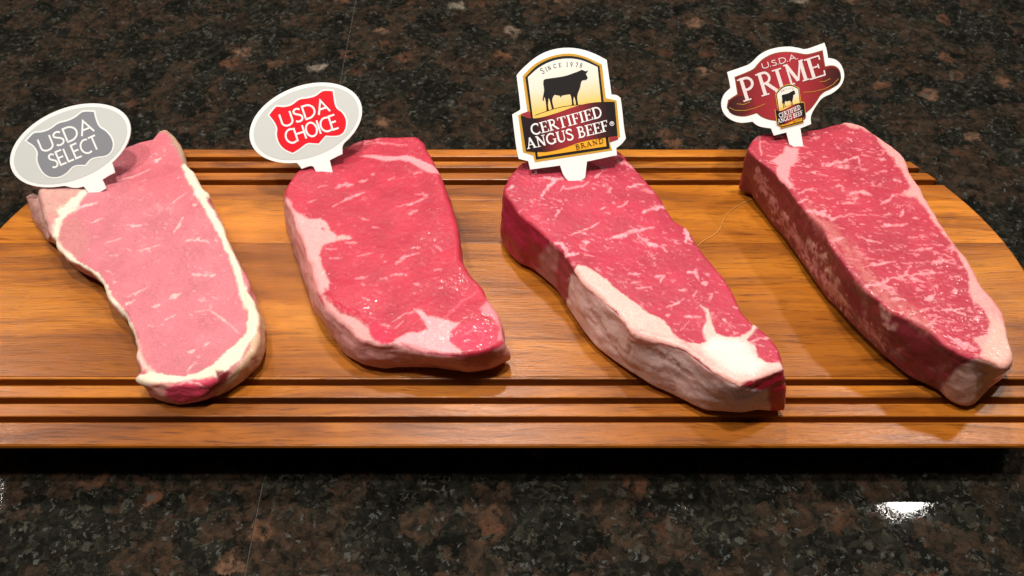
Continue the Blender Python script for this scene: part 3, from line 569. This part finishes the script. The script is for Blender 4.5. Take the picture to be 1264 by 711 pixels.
# ------------------------------------------------------------------ signs
def glyph_arc(cx, cy, rx, ry, a0, a1, n=14): return [(cx + rx * math.cos(R(a0 + (a1 - a0) * k / n)), cy + ry * math.sin(R(a0 + (a1 - a0) * k / n))) for k in range(n + 1)]
SS = [(.46, .86), (.38, .95), (.26, .99), (.13, .96), (.05, .86), (.05, .73), (.14, .62), (.27, .54), (.40, .44), (.47, .32), (.46, .17), (.38, .05), (.24, .01), (.10, .04), (.02, .12)]
SANS = {'U': (.68, [[(0, 1), (0, .33)] + glyph_arc(.34, .33, .34, .33, 180, 360) + [(.68, .33), (.68, 1)]]), 'S': (.48, [SS]),
 'D': (.68, [[(0, 0), (0, 1), (.22, 1)] + glyph_arc(.22, .5, .46, .5, 90, -90) + [(.22, 0), (-.04, 0)]]), 'A': (.74, [[(0, 0), (.37, 1), (.74, 0)], [(.13, .36), (.61, .36)]]),
 'E': (.46, [[(.46, 1), (0, 1), (0, 0), (.46, 0)], [(0, .52), (.42, .52)]]), 'L': (.44, [[(0, 1), (0, 0), (.44, 0)]]),
 'C': (.60, [glyph_arc(.46, .5, .46, .5, 62, 298)]), 'T': (.58, [[(0, 1), (.58, 1)], [(.29, 1), (.29, 0)]]), 'H': (.66, [[(0, 0), (0, 1)], [(.66, 0), (.66, 1)], [(0, .52), (.66, .52)]]),
 'O': (.80, [glyph_arc(.40, .5, .40, .5, 0, 360, 24)]), 'I': (.0, [[(0, 0), (0, 1)]]), '.': (.05, [[(0, 0), (0, .13)]]), ' ': (.2, []), 'R': (.55, [[(0, 0), (0, 1), (.3, 1)] + glyph_arc(.3, .76, .22, .24, 90, -90) + [(0, .52)], [(.28, .52), (.55, 0)]])}
def stem(x, serif_top=True, serif_bot=True, w=1.0, y0=0, y1=1):
    s = [([(x, y0), (x, y1)], w)]
    if serif_bot: s.append(([(x - .17, y0 + .025), (x + .17, y0 + .025)], .42))
    if serif_top: s.append(([(x - .17, y1 - .025), (x + .17, y1 - .025)], .42))
    return s
SERIF = {'C': (.72, [(glyph_arc(.42, .5, .36, .47, 55, 305, 18), .85), ([(.64, .98), (.64, .72)], .4), ([(.66, .02), (.66, .22)], .4)]),
 'G': (.80, [(glyph_arc(.42, .5, .36, .47, 55, 320, 18), .85), ([(.66, .98), (.66, .72)], .4), ([(.70, .05), (.70, .42)], .9), ([(.54, .42), (.84, .42)], .42)]),
 'E': (.62, stem(.17) + [([(.1, .975), (.58, .975), (.58, .78)], .42), ([(.1, .025), (.60, .025), (.62, .24)], .42), ([(.17, .51), (.46, .51)], .42), ([(.46, .40), (.46, .62)], .38)]),
 'F': (.58, stem(.17) + [([(.1, .975), (.56, .975), (.56, .78)], .42), ([(.17, .51), (.44, .51)], .42), ([(.44, .40), (.44, .62)], .38)]),
 'R': (.74, stem(.17) + [([(.1, .975), (.32, .975)] + glyph_arc(.32, .74, .22, .235, 90, -90) + [(.17, .505)], .7), ([(.34, .5), (.70, .03)], .95), ([(.6, .025), (.80, .025)], .42)]),
 'P': (.62, stem(.17) + [([(.1, .975), (.32, .975)] + glyph_arc(.32, .72, .25, .255, 90, -90) + [(.17, .465)], .75)]),
 'B': (.66, stem(.17) + [([(.1, .975), (.32, .975)] + glyph_arc(.32, .755, .19, .22, 90, -90) + [(.17, .535)], .7), ([(.17, .53), (.34, .53)] + glyph_arc(.34, .278, .24, .253, 90, -90) + [(.1, .025)], .75)]),
 'T': (.72, stem(.36, False) + [([(.05, .76), (.05, .975), (.67, .975), (.67, .76)], .42)]), 'I': (.34, stem(.17)),
 'D': (.78, stem(.17) + [([(.1, .975), (.34, .975)] + glyph_arc(.34, .5, .36, .475, 90, -90) + [(.1, .025)], .75)]),
 'A': (.80, [([(.40, 1), (.13, .03)], .5), ([(.38, 1), (.68, .03)], 1), ([(.22, .34), (.58, .34)], .42), ([(.0, .025), (.26, .025)], .42), ([(.54, .025), (.82, .025)], .42)]),
 'N': (.84, [([(.17, .0), (.17, 1)], .5), ([(.15, .98), (.68, .03)], 1), ([(.68, 1), (.68, .0)], .5), ([(.02, .025), (.32, .025)], .42), ([(.53, .975), (.83, .975)], .42), ([(.02, .975), (.17, .975)], .42)]),
 'M': (1.0, [([(.17, .0), (.17, 1)], .6), ([(.17, .98), (.5, .10)], .95), ([(.5, .10), (.83, .98)], .55), ([(.83, 1), (.83, .0)], 1), ([(.02, .025), (.32, .025)], .42), ([(.68, .025), (.98, .025)], .42), ([(.04, .975), (.2, .975)], .42), ([(.83, .975), (.96, .975)], .42)]),
 'U': (.82, [([(.17, 1), (.17, .33)] + glyph_arc(.42, .33, .25, .31, 180, 270), 1), (glyph_arc(.42, .33, .25, .31, 270, 360) + [(.67, 1)], .55), ([(.02, .975), (.32, .975)], .42), ([(.54, .975), (.80, .975)], .42)]),
 'S': (.52, [([(x + .03, y) for x, y in SS], .85), ([(.49, .98), (.49, .75)], .38), ([(.05, .02), (.05, .25)], .38)]),
 '1': (.36, [([(.06, .82), (.2, .97)], .5), ([(.2, 1), (.2, 0)], .9), ([(.05, .025), (.35, .025)], .42)]), '9': (.56, [(glyph_arc(.27, .68, .2, .29, 0, 360, 18), .7), ([(.47, .7), (.42, .35), (.2, .0)], .7)]),
 '7': (.52, [([(.05, .8), (.05, .96), (.48, .96)], .6), ([(.48, .96), (.2, .0)], .9)]), '8': (.54, [(glyph_arc(.27, .74, .17, .23, 0, 360, 16), .7), (glyph_arc(.27, .26, .21, .25, 0, 360, 16), .7)]), ' ': (.34, [])}
class Ink:
    """flat print on a card: polygons and strokes in pixels of the photograph's view of the card, laid on the card's own plane"""
    def __init__(s): s.v = []; s.f = []; s.dz = []
    def poly(s, pts, dz=0):
        n = len(s.v); s.v += [tuple(p) for p in pts]; s.f.append(list(range(n, n + len(pts)))); s.dz += [dz] * len(pts)
    def stroke(s, pts, w, dz=0):
        P = np.asarray(pts, float); n = len(P); closed = np.allclose(P[0], P[-1]); L = []
        for i in range(n):
            a = P[i - 1] if i else (P[-2] if closed else P[0]); b = P[i + 1] if i < n - 1 else (P[1] if closed else P[-1])
            d1 = P[i] - a; d2 = b - P[i]; d1 = d1 / (np.linalg.norm(d1) + 1e-9); d2 = d2 / (np.linalg.norm(d2) + 1e-9)
            t = d1 + d2; t /= np.linalg.norm(t) + 1e-9; nrm = np.array([-t[1], t[0]])
            ref = d1 if np.linalg.norm(d1) > .5 else d2; k = min(1 / max(abs(nrm @ np.array([-ref[1], ref[0]])), .35), 2.2); L.append(nrm * k * w / 2)
        b0 = len(s.v); 
        for p, o in zip(P, L): s.v += [tuple(p + o), tuple(p - o)]; s.dz += [dz, dz]
        for i in range(n - 1): s.f.append([b0 + 2 * i, b0 + 2 * i + 1, b0 + 2 * i + 3, b0 + 2 * i + 2])
    def text(s, txt, p0, p1, h, wt, serif=False, gap=.17, arc=0.0, grow=0.0):
        """baseline from p0 to p1 (pixels), cap height h, stroke width wt"""
        font = SERIF if serif else SANS; adv = []; x = 0
        for ch in txt: adv.append(x); x += font[ch][0] + (gap if not serif else gap)
        tot = x - gap; p0 = np.array(p0, float); p1 = np.array(p1, float); e1 = (p1 - p0); Lw = np.linalg.norm(e1); e1 /= Lw; up = np.array([e1[1], -e1[0]]); k = Lw / tot
        j = 0
        for ch, ax in zip(txt, adv):
            for st in font[ch][1]:
                pts, wm = (st, 1.0) if not serif else st
                q = []
                for (gx, gy) in pts:
                    u = (ax + gx) / tot; hh = h * (1 + grow * (u - .5))
                    q.append(p0 + e1 * (ax + gx) * k + up * (gy * hh + arc * 4 * u * (1 - u)))
                j += 1; s.stroke(q, wt * wm, dz=j * 1.5e-6)
    def xf(s, f):
        o = Ink(); o.v = [tuple(f(np.array(p))) for p in s.v]; o.f = s.f; o.dz = list(s.dz); return o
class Card:
    def __init__(s, name, label, base, H, lean=44):
        s.q = on_z([base], ZT + H)[0]; s.n = np.array([0, -math.cos(R(lean)), math.sin(R(lean))])
        s.root = empty(name, tuple(s.q)); tag(s.root, label, 'sign', 'grade signs stuck in the steaks')
    def at(s, pts, d): return on_plane(pts, s.q, s.n) + s.n * d
    def lay(s, name, ink, d, m, parent=None, grad=None):
        P = on_plane(ink.v, s.q, s.n) + s.n * (d + np.array(ink.dz))[:, None]
        f = []
        for fc in ink.f:
            a = np.array([ink.v[i] for i in fc]); ar = (a[:, 0] * np.roll(a[:, 1], -1) - np.roll(a[:, 0], -1) * a[:, 1]).sum()
            f.append(fc[::-1] if ar > 0 else fc)
        o = mesh_obj(name, P, f, m, parent or s.root)
        if grad is not None:
            at = o.data.attributes.new('g', 'FLOAT', 'POINT'); at.data.foreach_set('value', np.asarray([grad(np.array(p)) for p in ink.v], np.float32))
        return o
    def plate(s, name, pts, m, th=.0011):
        pts = soften(pts)
        """the card itself, with thickness; the stake runs down into the meat"""
        A = on_plane(pts, s.q, s.n); n = len(pts); V = np.concatenate([A, A - s.n * th])
        a = np.asarray(pts); ar = (a[:, 0] * np.roll(a[:, 1], -1) - np.roll(a[:, 0], -1) * a[:, 1]).sum()
        fr = list(range(n)); fr = fr[::-1] if ar > 0 else fr
        f = [fr, [i + n for i in fr[::-1]]]
        for i in range(n):
            j = (i + 1) % n; f.append((j, i, i + n, j + n) if ar > 0 else (i, j, j + n, i + n))
        return mesh_obj(name, V, f, m, s.root)
def inflate(pts, d):
    P = np.asarray(pts, float); t1 = P - np.roll(P, 1, 0); t2 = np.roll(P, -1, 0) - P; t1 /= np.linalg.norm(t1, axis=1)[:, None]; t2 /= np.linalg.norm(t2, axis=1)[:, None]
    n1 = np.stack([t1[:, 1], -t1[:, 0]], 1); n2 = np.stack([t2[:, 1], -t2[:, 0]], 1); m = n1 + n2; m /= np.linalg.norm(m, axis=1)[:, None]; k = np.minimum(1 / np.maximum((m * n1).sum(1), .4), 1.8)
    ar = (P[:, 0] * np.roll(P[:, 1], -1) - np.roll(P[:, 0], -1) * P[:, 1]).sum()
    return P + m * (d * k * (1 if ar > 0 else -1))[:, None]
def soften(pts, it=2, lim=42):
    P = [np.array(p, float) for p in pts]
    hard = None
    for _ in range(it):
        n = len(P); out = []
        for i in range(n):
            a, b, c = P[i - 1], P[i], P[(i + 1) % n]; d1 = b - a; d2 = c - b
            t = abs(math.degrees(math.atan2(d1[0] * d2[1] - d1[1] * d2[0], d1 @ d2)))
            if t < lim and t > 1: k = .25; out += [b - d1 * k, b + d2 * k]
            else: out.append(b)
        P = out
    return [tuple(p) for p in P]
def smooth_closed(pts, n=120): return catmull(np.asarray(pts, float), n)
def Zm(pts, x0, y0, k): return [(x0 + x / k, y0 + y / k) for x, y in pts]
def ellipse(c, a, b, ang, n=72, a0=0, a1=360):
    t = np.radians(np.linspace(a0, a1, n, endpoint=(a1 - a0) < 359)); ca, sa = math.cos(R(ang)), math.sin(R(ang))
    return np.stack([c[0] + a * np.cos(t) * ca - b * np.sin(t) * sa, c[1] + a * np.cos(t) * sa + b * np.sin(t) * ca], 1)
def grad_mat(name, stops, rough=.32):
    m, nt, b, L = mat(name); at = node(nt, 'ShaderNodeAttribute', attribute_name='g'); r = ramp(nt, stops); L.new(at.outputs['Fac'], r.inputs[0]); L.new(r.outputs[0], b.inputs['Base Color']); b.inputs['Roughness'].default_value = .55; b.inputs['Specular IOR Level'].default_value = .25
    return m
WHITE = plain('white_card', (.91, .91, .89), .55, **{'Specular_IOR_Level': .25}); LGREY = plain('pale_grey_print', tuple(srgb(206, 210, 205)), .55, **{'Specular_IOR_Level': .25}); DGREY = plain('grey_print', tuple(srgb(138, 140, 146)), .55, **{'Specular_IOR_Level': .25})
RED = plain('red_print', (.78, .008, .02), .55, **{'Specular_IOR_Level': .25}); BLACK = plain('black_print', (.010, .008, .008), .55, **{'Specular_IOR_Level': .25}); GOLD = plain('gold_print', tuple(srgb(206, 156, 52)), .55, **{'Specular_IOR_Level': .25})
PINKW = plain('pinkish_white_print', (.80, .68, .66), .55, **{'Specular_IOR_Level': .25}); BRONZE = plain('bronze_print', tuple(srgb(150, 88, 44)), .55, **{'Specular_IOR_Level': .25})
D1, D2, D3, D4, D5, D6 = .00012, .00024, .00036, .00048, .0006, .00072

def union_outline(ell_c, a, b, ang, tab):
    """oval with a tab: oval points outside the gap, then the tab points"""
    E = ellipse(ell_c, a, b, ang, 96); tab = np.asarray(tab, float)
    ia = ((E - tab[0]) ** 2).sum(1).argmin(); ib = ((E - tab[-1]) ** 2).sum(1).argmin()
    seq = [E[(ib + k) % 96] for k in range((ia - ib) % 96 + 1)]
    return np.concatenate([np.array(seq), tab[1:-1]])
def oval_sign(label, base, H, zo, c, a, b, ang, tab, shield, col, line1, line2, w1, w2, stake):
    x0, y0, k = zo; card = Card('grade_sign', label, base, H)
    card.plate('card', union_outline(c, a, b, ang, Zm(tab, *zo)), WHITE)
    i = Ink(); i.poly(ellipse((c[0] + .6, c[1] + .2), a - 4.6, b - 4.0, ang)); card.lay('oval_panel', i, D1, LGREY)
    sh = np.asarray(Zm(shield, *zo)); shs = np.array(soften(sh, 3, 50))
    i = Ink(); i.poly(inflate(shs, 2.0)); card.lay('shield_border', i, D2, WHITE)
    i = Ink(); i.poly(shs); card.lay('shield', i, D3, col)
    for (t, p0, p1, h), w_ in ((line1, w1), (line2, w2)):
        i = Ink(); q = Zm([p0, p1], *zo); i.text(t, q[0], q[1], h / k, w_); card.lay('lettering', i, D4, WHITE)
    return card
oval_sign('white oval sign with grey shield, leftmost of the four signs', (118, 236), .020, (0, 120, 5.689), (86.7, 179.4), 78.3, 45.8, -22.5,
  [(800, 462), (795, 490), (806, 530), (760, 552), (718, 580), (745, 640), (692, 672), (640, 682), (618, 665), (588, 626), (545, 638), (500, 635), (455, 622)],
  [(190, 305), (212, 280), (240, 250), (300, 248), (360, 225), (410, 182), (470, 172), (535, 142), (577, 103), (620, 101), (660, 103), (670, 150), (695, 212), (750, 240), (795, 305), (790, 370), (750, 410), (690, 415), (635, 428), (600, 474), (545, 472), (505, 485), (470, 530), (415, 560), (350, 560), (300, 525), (268, 460), (264, 415), (272, 390), (245, 340)],
  DGREY, ('USDA', (304, 388), (664, 238), 97), ('SELECT', (374, 500), (708, 357), 98), 2.35, 2.3, None)
oval_sign('white oval sign with red shield stuck in the second steak from the left', (400, 214), .029, (300, 95, 5.6875), (377.4, 151.6), 72.1, 45.9, -20.3,
  [(708, 468), (695, 490), (698, 540), (655, 560), (608, 585), (632, 682), (580, 685), (520, 680), (495, 630), (470, 622), (412, 645), (395, 620), (365, 605)],
  [(185, 268), (208, 236), (235, 208), (290, 213), (345, 200), (395, 156), (450, 152), (510, 138), (557, 98), (595, 97), (630, 100), (638, 160), (650, 220), (700, 250), (728, 310), (715, 380), (680, 410), (625, 414), (580, 410), (532, 466), (492, 464), (450, 460), (400, 502), (350, 532), (290, 508), (250, 460), (236, 400), (245, 362), (222, 312)],
  RED, ('USDA', (285, 352), (612, 240), 93), ('CHOICE', (318, 474), (672, 358), 98), 2.35, 2.3, None)

# ---- brand emblem with the black steer, drawn once and reused small
Z3 = (630, 55, 7.9); Z4 = (630, 125, 6.769)
COW = Zm([(318, 375), (325, 345), (345, 335), (500, 315), (560, 300), (640, 270), (680, 255), (695, 245), (715, 255), (735, 262), (755, 250), (748, 275), (735, 285), (745, 305), (755, 325), (740, 345), (700, 350), (688, 370), (680, 420), (655, 480), (650, 520), (660, 585), (640, 588), (632, 530), (620, 505), (612, 545), (622, 590), (597, 595), (600, 560), (590, 500), (580, 485), (540, 490), (500, 498), (492, 520), (480, 498), (430, 490), (412, 515), (405, 550), (425, 625), (405, 630), (385, 545), (372, 520), (365, 590), (375, 640), (352, 648), (350, 600), (340, 530), (330, 510), (325, 550), (312, 540), (322, 490), (330, 440)], *Z3)
GOLDP = [(645, 94), (659, 79), (678, 69.6), (701, 65), (721, 69), (743, 79.7), (747.7, 121), (761, 124), (761.5, 128), (765.5, 169), (752.6, 176), (755.6, 185.6), (660.3, 200.3), (658, 192), (645.5, 187.8), (639.6, 142), (651, 138)]
BLACKP = [(648.4, 95.5), (661.6, 81), (680.6, 71.5), (701, 68.3), (721, 71.5), (740, 81.6), (745, 125), (752.6, 183.4), (661.5, 197), (656, 150)]
FIELDP = [(651.5, 95.5), (664, 83.5), (682, 74.5), (701, 71.7), (718.6, 74), (737.6, 82.8), (742, 125), (748.6, 180.6), (664, 193.4), (658.4, 150)]
RIBBON = [(642.6, 142), (652, 146.4), (667, 145.7), (689, 139), (711, 130.8), (733, 125.9), (758.5, 125.7), (762.2, 167.8), (751, 169), (718.6, 173.8), (696.5, 182.6), (678.8, 187), (667, 187.8), (649.2, 186.3)]
GOLDP, BLACKP, FIELDP, RIBBON, COW = [soften(q) for q in (GOLDP, BLACKP, FIELDP, RIBBON, COW)]
FIELD_M = grad_mat('gold_fade_print', [(0, (.86, .85, .80)), (.26, (.84, .80, .66)), (.5, tuple(srgb(248, 204, 104))), (.72, tuple(srgb(244, 180, 50))), (1, tuple(srgb(240, 168, 40)))])
RIB_M = grad_mat('ribbon_print', [(0, (.010, .006, .006)), (.17, (.02, .006, .008)), (.40, (.30, .022, .03)), (.58, (.33, .025, .032)), (.80, (.06, .010, .012)), (.92, (.010, .006, .006))])
def up_axis(p): return float(((p - np.array([701., 70.])) @ np.array([.17, .985])) / 122)
def across(p): return float(((p - np.array([642., 165.])) @ np.array([.985, -.17])) / 122)
def emblem(card, parent_d, f, full, name='emblem'):
    I = lambda pts: (lambda i: (i.poly(pts), i.xf(f))[1])(Ink())
    inv = None; st = .00011; d = parent_d
    def lay(nm, ink0, dd, m, par=None, g=None):
        o = card.lay(nm, ink0.xf(f), dd, m, par)
        if g is not None:
            at = o.data.attributes.new('g', 'FLOAT', 'POINT'); at.data.foreach_set('value', np.asarray([g(np.array(p)) for p in ink0.v], np.float32))
        return o
    P = lambda pts: (lambda i: (i.poly(pts), i)[1])(Ink())
    gp = lay(name, P(GOLDP), d, GOLD)
    lay('frame', P(BLACKP), d + st, BLACK, gp)
    lay('field', P(FIELDP), d + 2 * st, FIELD_M, gp, up_axis)
    lay('steer', P(COW), d + 3 * st, BLACK, gp)
    hl = Ink(); hl.stroke(Zm([(240, 690), (300, 668), (360, 648), (440, 622), (520, 604), (620, 591), (700, 588)], *Z3), .6); lay('hill_line', hl, d + 3.2 * st, BLACK, gp)
    for tp in ([(643, 140.5), (653.5, 137), (656, 146.6), (650, 145.5)], [(751.5, 168.5), (762, 168), (763, 171.6), (752.4, 175)]): lay('ribbon_tail', P(tp), d + 3.4 * st, RED_DK, gp)
    rb = lay('ribbon', P(RIBBON), d + 4 * st, RIB_M, gp, across)
    wt = 2.3
    i = Ink(); i.text('CERTIFIED', *Zm([(183, 286), (772, 128)], *Z4), 91 / 6.769, wt, True, .05, arc=-.6); lay('lettering', i, d + 5 * st, WHITE, gp)
    i = Ink(); i.text('ANGUS BEEF', *Zm([(140, 400), (822, 246)], *Z4), 90 / 6.769, wt, True, .04, arc=-.8); lay('lettering', i, d + 5 * st, WHITE, gp)
    if full:
        c = Zm([(847, 187)], *Z4)[0]; i = Ink(); i.stroke([tuple(p) for p in ellipse(c, 2.5, 2.5, 0, 24)] + [tuple(ellipse(c, 2.5, 2.5, 0, 24)[0])], .6); i.text('R', (c[0] - .8, c[1] + 1.3), (c[0] + 1.0, c[1] + 1.1), 2.6, .6); lay('trademark', i, d + 5.2 * st, WHITE, gp)
    i = Ink(); i.text('BRAND', *Zm([(548, 404), (782, 346)], *Z4), 40 / 6.769, .95, True, .12); lay('lettering', i, d + 5 * st, BLACK, gp)
    i = Ink()
    for ch, x, y, a, h in (('S', 312, 288, -30, 54), ('I', 352, 262, -24, 40), ('N', 372, 253, -20, 40), ('C', 425, 232, -14, 40), ('E', 474, 222, -9, 40), ('1', 545, 216, 0, 44), ('9', 582, 216, 4, 44), ('7', 633, 218, 9, 44), ('8', 672, 222, 14, 44)):
        wdt = SERIF[ch][0] * h * .95; p1 = (x + wdt * math.cos(R(a)), y + wdt * math.sin(R(a)))
        i.text(ch, *Zm([(x, y), p1], *Z3), h / 7.9, .75, True)
    lay('lettering', i, d + 3.2 * st, BLACK, gp)
    return gp
RED_DK = plain('dark_red_print', (.36, .03, .035), .55, **{'Specular_IOR_Level': .25})
cab = Card('grade_sign', 'white arched sign with black steer silhouette and dark red ribbon', (709, 224), .044)
cab.plate('card', [(637.6, 93), (642.7, 86.6), (661.6, 69.5), (680.6, 61), (698.4, 58.5), (716, 60), (733.8, 65.8), (749, 74), (750.5, 86), (753.4, 105.6), (754.7, 116.6), (761.6, 117.2), (766, 120.8), (768, 135), (770.3, 159), (772.6, 170.8), (767.4, 178), (760.7, 182.6), (761.5, 191.5), (724.5, 199.4), (722.3, 219.5), (708.3, 227.7), (696.5, 219.5), (691.3, 204.3), (654.4, 209.2), (652, 198.9), (640.3, 196), (637.4, 184), (632.2, 141.2), (641.8, 136), (642.7, 133.5)], WHITE)
emblem(cab, D1, lambda p: p, True)

Z5 = (885, 45, 4.903)
pr = Card('grade_sign', 'dark red sign with white border, rightmost of the four signs', (986, 180), .045)
pr.plate('card', Zm([(62, 215), (160, 182), (205, 165), (260, 105), (330, 72), (430, 58), (500, 70), (530, 80), (590, 60), (650, 38), (665, 80), (672, 130), (720, 137), (757, 175), (775, 240), (752, 300), (700, 345), (640, 367), (605, 410), (565, 480), (570, 530), (505, 556), (522, 665), (490, 678), (440, 655), (420, 580), (345, 600), (328, 557), (250, 545), (215, 515), (150, 525), (90, 510), (40, 470), (22, 410), (40, 350), (82, 312), (75, 270)], *Z5), WHITE)
body = Zm([(105, 245), (220, 200), (245, 165), (280, 130), (350, 97), (430, 90), (500, 100), (545, 110), (640, 82), (655, 180), (700, 172), (735, 188), (752, 225), (742, 275), (700, 315), (635, 342), (600, 400), (560, 450), (480, 500), (400, 512), (330, 510), (270, 490), (240, 465), (160, 490), (90, 472), (58, 430), (66, 385), (122, 348), (115, 300)], *Z5)
body = soften(body)
i = Ink(); i.poly(body); pr.lay('outline', i, D1, BRONZE)
BODY_M = grad_mat('crimson_print', [(0, (.16, .012, .012)), (.28, (.32, .022, .028)), (.5, (.42, .03, .042)), (.72, (.32, .022, .028)), (1, (.14, .012, .012))])
i = Ink(); i.poly(inflate(body, -1.1)); pr.lay('panel', i, D2, BODY_M, grad=lambda p: float((p[0] - 905) / (1035 - 905)))
LOBE = grad_mat('maroon_print', [(0, (.035, .008, .007)), (.5, (.10, .013, .013)), (1, (.26, .02, .024))])
for c, a, b, ang, g0, g1 in (((146, 418), 82, 58, -14, 900, 935), ((690, 248), 60, 58, -24, 1036, 1005)):
    i = Ink(); i.poly(ellipse(Zm([c], *Z5)[0], a / 4.903, b / 4.903, ang)); pr.lay('lobe', i, D3, LOBE, grad=lambda p, g0=g0, g1=g1: float((p[0] - g0) / (g1 - g0)))
for pts in ([(72, 430), (110, 448), (170, 448), (230, 434), (290, 408)], [(120, 408), (160, 412), (200, 396)], [(520, 338), (580, 335), (650, 318), (700, 292), (735, 255)], [(620, 275), (650, 272), (685, 255)]): sw = Ink(); sw.stroke(Zm(pts, *Z5), .55); pr.lay('swoosh', sw, D4, GOLD)
i = Ink(); i.text('U.S.D.A.', *Zm([(278, 196), (490, 136)], *Z5), 33 / 4.903, 1.0); pr.lay('lettering', i, D4, PINKW)
i = Ink()
for ch, x, y, x1, h in (('P', 160, 396, 248, 138), ('R', 270, 364, 372, 138), ('I', 368, 330, 424, 128), ('M', 430, 300, 560, 128), ('E', 562, 264, 656, 128)):
    sl = -.31; i.text(ch, *Zm([(x, y), (x1, y + (x1 - x) * sl)], *Z5), h / 4.903, 4.3, True)
pr.lay('lettering', i, D4, PINKW)
src = np.array([(648.4, 95.5, 1), (740, 81.6, 1), (661.5, 197, 1)]); dst = np.array(Zm([(356, 352), (492, 316), (385, 552)], *Z5))
AF = np.linalg.solve(src, dst)
emblem(pr, D5, lambda p: np.array([p[0], p[1], 1.0]) @ AF, False, 'emblem')

# ------------------------------------------------------------------ a stray fibre on the board
def tube(name, P, rad, m, parent=None):
    P = np.asarray(P, float); v = []; f = []; n = len(P)
    for i in range(n):
        t = P[min(i + 1, n - 1)] - P[max(i - 1, 0)]; t /= np.linalg.norm(t); s = np.cross(t, [0, 0, 1.]); s /= np.linalg.norm(s); u = np.cross(s, t)
        for k in range(5): a = 2 * math.pi * k / 5; v.append(P[i] + rad * (math.cos(a) * s + math.sin(a) * u))
    for i in range(n - 1):
        for k in range(5): f.append((i * 5 + k, i * 5 + (k + 1) % 5, i * 5 + 5 + (k + 1) % 5, i * 5 + 5 + k))
    return mesh_obj(name, v, f, m, parent, True)
fp = csmooth_open(along([(860, 304), (868, 297), (880, 291), (888, 284), (894, 268), (905, 257), (922, 248), (936, 242)], 56), 4)
fib = tube('fibre', on_z(fp[:56], ZT + .0004), .00022, plain('pale_fibre', tuple(srgb(214, 160, 92)), .4)); tag(fib, 'thin pale curved fibre lying on the board between the two thick steaks', 'fibre')
